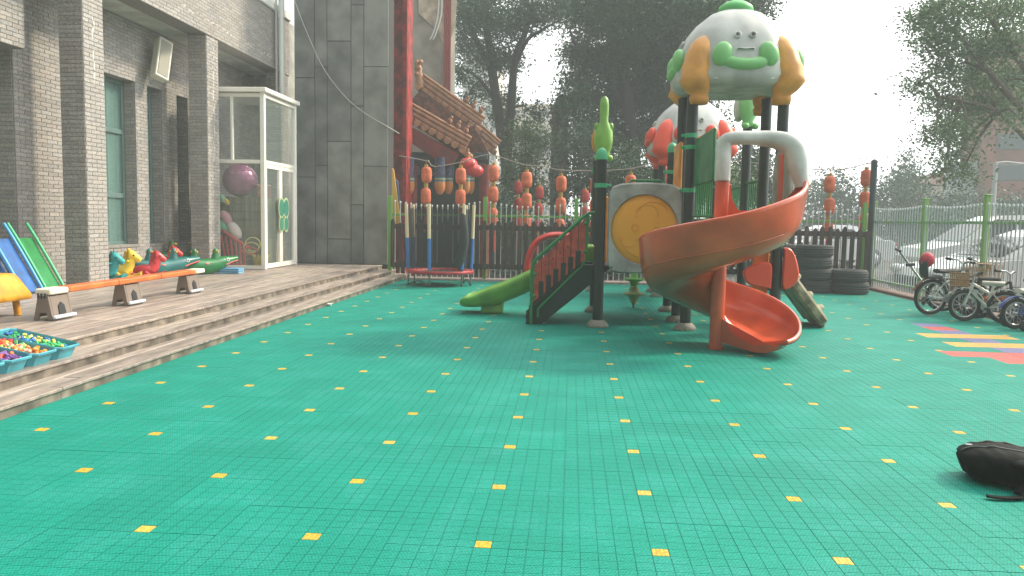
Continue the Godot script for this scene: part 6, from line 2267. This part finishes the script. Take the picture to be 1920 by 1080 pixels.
func croc(called, label, base: Vector3, turn, col, k):
	var t = local_thing(called, label, "rocking toy", base, turn, "rocking animals by the brick wall")
	var m = M("croc_%d_%d" % [int(col.r * 255), int(col.g * 255)], col, 0.32, "mottle", 2.0)
	# long boat-shaped body with raised snout and tail; faces +x
	var s = S()
	var ctr = spline([Vector3(-0.62, 0.27, 0), Vector3(-0.45, 0.20, 0), Vector3(-0.2, 0.15, 0), Vector3(0.05, 0.15, 0), Vector3(0.30, 0.21, 0), Vector3(0.48, 0.26, 0), Vector3(0.62, 0.285, 0)], 28)
	var wz = spline([0.04, 0.10, 0.14, 0.145, 0.13, 0.095, 0.075], 28)
	var hy = spline([0.035, 0.10, 0.145, 0.148, 0.12, 0.07, 0.05], 28)
	var rings = []
	for i in 29:
		var ring = []
		for q in 18:
			var f = TAU * q / 18
			var e = pow(pow(absf(cos(f)), 2.5) + pow(absf(sin(f)), 2.5), -0.4)
			ring.append(ctr[i] * k + Vector3(0, sin(f) * hy[i] * e, -cos(f) * wz[i] * e) * k)
		rings.append(ring)
	rings.reverse()
	loft(s, rings, true)
	obj("body", s, m, t)
	for x in [-0.28, 0.16]:
		s = S()
		var fr = []
		for p in [[0.10, 0.26, 0.09], [0.075, 0.33, 0.07], [0.05, 0.40, 0.05], [0.04, 0.46, 0.045], [0.02, 0.485, 0.02]]:
			fr.append(ring_at(Vector3(x, p[1], 0) * k, Basis(Vector3(1, 0, 0), -PI / 2), p[0] * k, p[2] * k, 14))
		loft(s, fr, true)
		var st = obj("handle_post", s, m, t)
		s = S()
		tube(s, [Vector3(x, 0.43, -0.11) * k, Vector3(x, 0.43, 0.11) * k], 0.016 * k, 8)
		obj("grip", s, M("grip_yellow", C(226, 190, 60), 0.5), st)
	for sz in [-1, 1]:
		s = S()
		lathe(s, [[0.03, 0.0], [0.03, 0.012], [0.022, 0.016]], 12, Transform3D(Basis(Vector3(1, 0, 0), PI / 2 * sz), Vector3(0.36, 0.27, 0.108 * sz) * k))
		var e = obj("eye_ring", s, M("eye_white", C(210, 216, 210), 0.4), t)
		s = S()
		ell(s, Vector3(0.36, 0.27, 0.124 * sz) * k, Vector3(0.014, 0.014, 0.006), Basis(), 8, 6)
		obj("pupil", s, M("eye_black"), e)
		s = S()
		tube(s, spline([Vector3(0.30, 0.17, 0.125 * sz) * k, Vector3(0.45, 0.215, 0.09 * sz) * k, Vector3(0.62, 0.25, 0.06 * sz) * k], 8), 0.012, 6)
		obj("mouth_line", s, M("croc_mouth", C(196, 70, 60), 0.4), t)
	s = S()
	ell(s, Vector3(-0.1, 0.205, 0.145) * k, Vector3(0.035, 0.014, 0.006), Basis(), 10, 6)
	obj("label_patch", s, M("patch_pink", C(226, 130, 120), 0.5), t)

func wheel(parent, c: Vector3, r, b: Basis, rim_m, spokes = 14, fat = 0.022):
	# axis of the wheel is b.z
	var s = S()
	var pts = []
	for q in 29: pts.append(c + b * Vector3(cos(TAU * q / 28), sin(TAU * q / 28), 0) * (r - fat))
	tube(s, pts, fat, 8, false)
	var w = obj("wheel", s, M("bike_tyre", C(30, 34, 34), 0.8), parent)
	s = S()
	pts = []
	for q in 29: pts.append(c + b * Vector3(cos(TAU * q / 28), sin(TAU * q / 28), 0) * (r - fat * 2.2))
	tube(s, pts, fat * 0.5, 6, false)
	obj("rim", s, rim_m, w)
	s = S()
	tube(s, [c - b.z * 0.035, c + b.z * 0.035], 0.02, 8)
	obj("hub", s, rim_m, w)
	for k in spokes:
		s = S()
		var a = TAU * k / spokes
		tube(s, [c + b.z * (0.02 if k % 2 else -0.02), c + b * Vector3(cos(a), sin(a), 0) * (r - fat * 2.2)], 0.0022, 4)
		obj("spoke", s, rim_m, w)
	return w

func bicycle(label, pos: Vector3, turn, r, frame_c, seat_c, lean, extras):
	var t = local_thing("childrens_bicycle", label, "bicycle", pos, turn, "children's bicycles by the street fence")
	t.rotation.x = 0.0
	var L = Basis(Vector3(1, 0, 0), lean)
	var P = func(x, y, z): return L * Vector3(x, y, z)
	var key = "bike_%d_%d" % [int(frame_c.r * 255), int(frame_c.b * 255)]
	var fm = M(key, frame_c, 0.35, "", 1.0, {"coat": 0.4})
	var chrome = M("bike_chrome", C(176, 180, 182), 0.3, "", 1.0, {"metal": 0.8})
	var black = M("bike_black", C(30, 32, 34), 0.6)
	var base = r * 1.95          # distance between the axles
	var rear = P.call(0, r, 0)
	var front = P.call(base * 1.12, r, 0)
	wheel(t, rear, r, L, chrome)
	wheel(t, front, r, L * Basis(Vector3.UP, extras.get("steer", 0.2)), chrome)
	var bb = P.call(base * 0.47, r * 0.95, 0)
	var seat = P.call(base * 0.33, r * 2.35, 0)
	var head = P.call(base * 0.92, r * 2.4, 0)
	var head_low = P.call(base * 0.97, r * 1.95, 0)
	var tubes = [["down_tube", bb, head_low, 0.017], ["top_tube", P.call(base * 0.37, r * 1.75, 0), head, 0.016], ["seat_tube", bb, seat, 0.016], ["head_tube", head_low, head, 0.02]]
	for q in tubes:
		var s = S()
		tube(s, [q[1], q[2]], q[3], 10)
		obj(q[0], s, fm, t)
	for sz in [-1, 1]:
		var s = S()
		tube(s, [rear + L.z * 0.04 * sz, bb + L.z * 0.03 * sz], 0.009, 6)
		obj("chain_stay", s, fm, t)
		s = S()
		tube(s, [rear + L.z * 0.04 * sz, P.call(base * 0.36, r * 1.85, 0.02 * sz)], 0.008, 6)
		obj("seat_stay", s, fm, t)
		s = S()
		tube(s, [head_low + L.z * 0.03 * sz, front + L.z * 0.04 * sz], 0.011, 8)
		obj("fork_blade", s, fm, t)
		s = S()
		tube(s, [head + L * Vector3(-0.01, r * 0.45, 0), head + L * Vector3(-0.02, r * 0.62, 0.1 * sz), head + L * Vector3(-0.05, r * 0.62, 0.2 * sz)], 0.011, 8)
		obj("handlebar", s, chrome, t)
		s = S()
		tube(s, [head + L * Vector3(-0.05, r * 0.62, 0.19 * sz), head + L * Vector3(-0.07, r * 0.62, 0.27 * sz)], 0.018, 8)
		obj("grip", s, black, t)
		s = S()
		tube(s, [bb + L.z * 0.03 * sz, bb + L * Vector3(0.07 * sz, -0.07 * sz, 0.06 * sz)], 0.009, 6)
		bbox(s, bb + L * Vector3(0.07 * sz, -0.075 * sz, 0.1 * sz), Vector3(0.07, 0.02, 0.07), 0.005, L)
		obj("pedal", s, black, t)
	var s = S()
	tube(s, [head, head + L * Vector3(-0.01, r * 0.5, 0)], 0.013, 8)
	obj("stem", s, chrome, t)
	s = S()
	lathe(s, [[0.065, -0.006], [0.065, 0.006]], 18, Transform3D(L * Basis(Vector3(1, 0, 0), PI / 2), bb + L.z * 0.045))
	obj("chain_ring", s, chrome, t)
	s = S()
	var rings = []
	for p in [[-0.11, 0.075], [-0.08, 0.085], [-0.03, 0.07], [0.04, 0.04], [0.12, 0.025]]:
		rings.append(ring_at(seat + L * Vector3(p[0], 0.02, 0), L * Basis(Vector3.UP, PI / 2), p[1], 0.028, 12))
	loft(s, rings, true)
	obj("saddle", s, M("saddle_%d" % int(seat_c.r * 255), seat_c, 0.6), t)
	for w in [rear, front]:
		s = S()
		var pts = []
		for q in 11: pts.append(w + L * Vector3(cos(PI * (0.15 + 0.75 * q / 10.0)), sin(PI * (0.15 + 0.75 * q / 10.0)), 0) * (r + 0.022))
		var mr = []
		for p in pts: mr.append(ring_at(p, frame_of(L * Vector3(0, 0, 1).cross(p - w), (p - w).normalized()), 0.03, 0.005, 6))
		loft(s, mr, true)
		obj("mudguard", s, M(key + "_guard", extras.get("guard", frame_c), 0.4), t)
	if extras.get("basket"):
		s = S()
		var bc = head + L * Vector3(0.14, 0.03, 0)
		for q in 10:
			tube(s, [bc + L * Vector3(-0.09 + 0.02 * q, -0.07, 0.1), bc + L * Vector3(-0.1 + 0.022 * q, 0.09, 0.12)], 0.005, 4)
			tube(s, [bc + L * Vector3(-0.09 + 0.02 * q, -0.07, -0.1), bc + L * Vector3(-0.1 + 0.022 * q, 0.09, -0.12)], 0.005, 4)
		for y in [-0.07, 0.01, 0.09]:
			tube(s, [bc + L * Vector3(-0.1, y, 0.11), bc + L * Vector3(0.11, y, 0.11), bc + L * Vector3(0.11, y, -0.11), bc + L * Vector3(-0.1, y, -0.11), bc + L * Vector3(-0.1, y, 0.11)], 0.006, 5)
		obj("basket", s, M("basket_wire", C(150, 120, 84), 0.6), t)
	if extras.get("rear_seat"):
		s = S()
		bbox(s, P.call(-0.02, r * 2.12, 0), Vector3(0.22, 0.04, 0.17), 0.015, L)
		obj("rear_seat", s, black, t)
		s = S()
		bbox(s, P.call(-0.14, r * 2.6, 0), Vector3(0.035, 0.2, 0.16), 0.015, L * Basis(Vector3(0, 0, 1), 0.2))
		obj("seat_back", s, black, t)
		s = S()
		ell(s, P.call(-0.10, r * 3.05, 0), Vector3(0.085, 0.095, 0.085), L)
		obj("headrest", s, M("headrest_red", C(190, 48, 70), 0.6), t)
		s = S()
		bar(s, P.call(-0.12, r * 2.1, 0.05), P.call(0.2, r * 2.1, 0.05), 0.012, 0.012, 0.003)
		bar(s, P.call(-0.12, r * 2.1, -0.05), P.call(0.2, r * 2.1, -0.05), 0.012, 0.012, 0.003)
		obj("carrier", s, chrome, t)
	if extras.get("panel"):
		s = S()
		ell(s, P.call(base * 0.5, r * 1.35, 0), Vector3(base * 0.35, r * 0.3, 0.06), L * Basis(Vector3(0, 0, 1), 0.25))
		obj("side_panel", s, M("bike_panel_%d" % int(extras.panel.b * 255), extras.panel, 0.4), t)
	if extras.get("training"):
		for sz in [-1, 1]:
			s = S()
			var c = P.call(0, 0.062, 0.16 * sz)
			lathe(s, [[0.02, -0.016], [0.058, -0.014], [0.06, 0.0], [0.058, 0.014], [0.02, 0.016]], 16, Transform3D(L * Basis(Vector3(1, 0, 0), PI / 2), c))
			tube(s, [rear + L.z * 0.05 * sz, c], 0.007, 6)
			obj("training_wheel", s, M("bike_tyre"), t)
	return t

func build_bikes():
	bicycle("silver white child bicycle with red headrest, rear seat and wire basket", V(4.58, 0.003, 10.62), 0.2, 0.232, C(206, 210, 206), C(28, 30, 30), 0.06, {"rear_seat": true, "basket": true, "guard": C(120, 70, 56), "steer": 0.3})
	bicycle("black child bicycle with orange stickers parked nose to the camera", V(5.02, 0.003, 10.35), -0.85, 0.2, C(44, 50, 50), C(32, 34, 34), -0.05, {"panel": C(226, 110, 50), "steer": -0.3, "training": true})
	bicycle("white child bicycle with pale saddle between black and blue bicycles", V(5.1, 0.003, 9.85), 2.75, 0.19, C(214, 216, 212), C(206, 200, 190), 0.08, {"steer": 0.4, "basket": true, "training": true})
	bicycle("tiny blue child bicycle with teal frame cover and training wheels", V(4.95, 0.003, 9.32), 0.1, 0.175, C(40, 70, 150), C(210, 206, 196), 0.02, {"panel": C(40, 130, 160), "training": true})
	bicycle("dark child bicycle with wide handlebar leaning against the pale fence", V(4.95, 0.003, 11.1), -0.15, 0.225, C(60, 66, 70), C(20, 22, 22), 0.12, {"basket": true})
	# folded push scooter leaning on the fence
	var s = S()
	var sc = thing("push_scooter", "grey kick scooter leaning against the fence beside the corner pole", "scooter", V(4.95, 0, 12.2))
	var top = at(1684, 468, 12.4)
	var low = at(1742, 545, 11.9)
	tube(s, [top, low], 0.016, 8)
	obj("steering_tube", s, M("scooter_grey", C(120, 128, 126), 0.35, "", 1.0, {"metal": 0.6}), sc)
	s = S()
	tube(s, [top + Vector3(-0.02, -0.02, 0.14), top + Vector3(0.0, 0.0, 0), top + Vector3(0.02, 0.0, -0.14)], 0.018, 8)
	obj("handlebar", s, M("bike_black"), sc)
	s = S()
	tube(s, [top.lerp(low, 0.38) + Vector3(-0.06, 0.0, 0.03), top.lerp(low, 0.40) + Vector3(0.06, 0.02, 0)], 0.024, 8)
	obj("clamp", s, M("bike_black"), sc)
	s = S()
	bar(s, V(low.x - 0.02, 0.09, -low.z), V(low.x + 0.35, 0.09, -low.z - 0.35), 0.11, 0.03, 0.008)
	tube(s, [low, V(low.x - 0.03, 0.07, -low.z + 0.02)], 0.018, 8)
	obj("footboard", s, M("bike_black"), sc)
	for p in [V(low.x - 0.05, 0.068, -low.z + 0.03), V(low.x + 0.36, 0.068, -low.z - 0.36)]:
		s = S()
		lathe(s, [[0.02, -0.015], [0.06, -0.014], [0.065, 0.0], [0.06, 0.014], [0.02, 0.015]], 16, Transform3D(Basis(Vector3.UP, 0.78) * Basis(Vector3(1, 0, 0), PI / 2), p))
		obj("wheel", s, M("bike_tyre"), sc)

func car(called, label, pos: Vector3, turn, body_c, kind):
	var t = local_thing(called, label, "car", pos, turn, "cars parked beyond the street fence")
	var paint = M("paint_%d_%d" % [int(body_c.r * 255), int(body_c.b * 255)], body_c, 0.3, "", 1.0, {"coat": 0.8, "metal": 0.2})
	var glass = M("car_glass", C(40, 50, 56), 0.05)
	# side outlines (x along the car, nose at -x), [x, y]
	var low
	var cabin
	if kind == "van":
		low = [[-2.35, 0.35], [-2.38, 0.62], [-2.25, 0.86], [-1.45, 1.02], [-0.2, 1.06], [2.2, 1.08], [2.36, 0.95], [2.38, 0.4], [2.2, 0.28], [-2.2, 0.26]]
		cabin = [[-1.42, 1.02], [-0.62, 1.60], [-0.2, 1.76], [0.8, 1.80], [1.75, 1.74], [2.05, 1.62], [2.24, 1.08]]
	else:
		low = [[-2.2, 0.32], [-2.25, 0.55], [-2.1, 0.72], [-1.05, 0.92], [0.0, 0.96], [1.3, 0.98], [2.1, 0.94], [2.25, 0.75], [2.22, 0.38], [2.05, 0.26], [-2.05, 0.24]]
		cabin = [[-1.1, 0.92], [-0.35, 1.30], [-0.05, 1.41], [0.55, 1.45], [1.05, 1.38], [1.75, 0.97]]
	var half = 0.86
	var s = S()
	var rings = []
	var poly = []
	for p in low: poly.append(p)
	var lv = [[-half, 0.94], [-half + 0.08, 1.0], [half - 0.08, 1.0], [half, 0.94]]
	s = S()
	prism(s, low, Transform3D(), half * 2, 0.07)
	obj("body", s, paint, t)
	# cabin tapers inwards to the roof
	s = S()
	var L = []
	var Rr = []
	var y0 = cabin[0][1]
	var ymax = 0.0
	for p in cabin: ymax = maxf(ymax, p[1])
	for p in cabin:
		var inn = (p[1] - y0) / (ymax - y0) * 0.2 + 0.04
		L.append(Vector3(p[0], p[1], half - inn))
		Rr.append(Vector3(p[0], p[1], -half + inn))
	s.set_smooth_group(0)
	for i in cabin.size() - 1: quad(s, L[i], L[i + 1], Rr[i + 1], Rr[i])
	obj("roof", s, paint, t)
	s = S()
	for side in [L, Rr]:
		var m = Vector3.ZERO
		for p in side: m += p
		m /= side.size()
		for i in side.size(): tri(s, m, side[i], side[(i + 1) % side.size()])
	obj("cabin_side", s, paint, t)
	# side windows and windscreens
	for sz in [1, -1]:
		var n = 3 if kind == "van" else 2
		var x0 = cabin[1][0] - 0.25
		var x1 = cabin[cabin.size() - 2][0] - 0.05
		for k in n:
			s = S()
			var xa = lerpf(x0, x1, float(k) / n) + 0.03
			var xb = lerpf(x0, x1, float(k + 1) / n) - 0.03
			var yb = y0 + 0.06
			var ya = ymax - 0.14
			var za = half - 0.055 + 0.012
			var zb = half - 0.04 - 0.2 * (ya - y0) / (ymax - y0) + 0.012
			var cut0 = 0.36 if k == 0 else 0.02
			var cut1 = 0.28 if k == n - 1 else 0.02
			var q = [Vector3(xa, yb, za * sz), Vector3(xb, yb, za * sz), Vector3(xb - cut1, ya, zb * sz), Vector3(xa + cut0, ya, zb * sz)]
			quad(s, q[0], q[1], q[2], q[3])
			obj("side_window", s, glass, t)
	for e in [[0, 1], [cabin.size() - 1, cabin.size() - 2]]:
		s = S()
		var a = L[e[0]].lerp(L[e[1]], 0.08)
		var b = L[e[0]].lerp(L[e[1]], 0.95)
		var c = Rr[e[0]].lerp(Rr[e[1]], 0.95)
		var d = Rr[e[0]].lerp(Rr[e[1]], 0.08)
		var o = Vector3(-0.012 if e[0] == 0 else 0.012, 0.012, 0)
		quad(s, a + o + Vector3(0, 0, -0.06), b + o + Vector3(0, 0, -0.06), c + o + Vector3(0, 0, 0.06), d + o + Vector3(0, 0, 0.06))
		obj("windscreen" if e[0] == 0 else "rear_window", s, glass, t)
	for x in [-1.38, 1.35]:
		for sz in [-1, 1]:
			s = S()
			lathe(s, [[0.2, -0.10], [0.30, -0.10], [0.325, -0.07], [0.325, 0.07], [0.30, 0.10], [0.2, 0.10]], 24, Transform3D(Basis(Vector3(1, 0, 0), PI / 2), Vector3(x, 0.325, 0.79 * sz)))
			var w = obj("wheel", s, M("bike_tyre"), t)
			s = S()
			lathe(s, [[0.02, 0.115], [0.19, 0.105], [0.205, 0.09], [0.205, -0.09], [0.19, -0.105], [0.02, -0.115]], 20, Transform3D(Basis(Vector3(1, 0, 0), PI / 2), Vector3(x, 0.325, 0.79 * sz)))
			obj("rim", s, M("bike_chrome"), w)
	for sz in [-1, 1]:
		s = S()
		ell(s, Vector3(-2.16, 0.68, 0.62 * sz), Vector3(0.12, 0.08, 0.17), Basis(Vector3.UP, 0.3 * sz))
		obj("headlight", s, M("car_lamp", C(220, 226, 230), 0.1), t)
		s = S()
		bbox(s, Vector3(2.24, 0.78, 0.66 * sz), Vector3(0.08, 0.16, 0.28), 0.02)
		obj("tail_light", s, M("car_tail", C(170, 24, 24), 0.2), t)
		s = S()
		ell(s, Vector3(cabin[0][0] + 0.45, y0 + 0.1, (half + 0.08) * sz), Vector3(0.07, 0.07, 0.1))
		obj("mirror", s, paint, t)
	s = S()
	bbox(s, Vector3(-2.27, 0.48, 0), Vector3(0.06, 0.2, 0.9), 0.02)
	obj("grille", s, M("bike_black"), t)
	for k in 2:
		s = S()
		for sz in [-1, 1]: bbox(s, Vector3(-0.05 + k * 1.0, 0.86, (half + 0.004) * sz), Vector3(0.16, 0.025, 0.02), 0.006)
		obj("door_handle", s, M("bike_chrome"), t)

func build_cars():
	car("parked_car", "silver white sedan parked close behind the pale street fence", V(8.2, -0.32, 14.9), 0.05, C(206, 208, 206), "sedan")
	car("parked_van", "tall white minivan parked farther out beyond the sedan", V(11.6, -0.32, 23.0), 0.04, C(222, 224, 222), "van")
	car("parked_car", "white sedan parked behind the tyre stacks beyond the dark pickets", V(8.8, -0.32, 29.0), 0.2, C(214, 218, 220), "sedan")
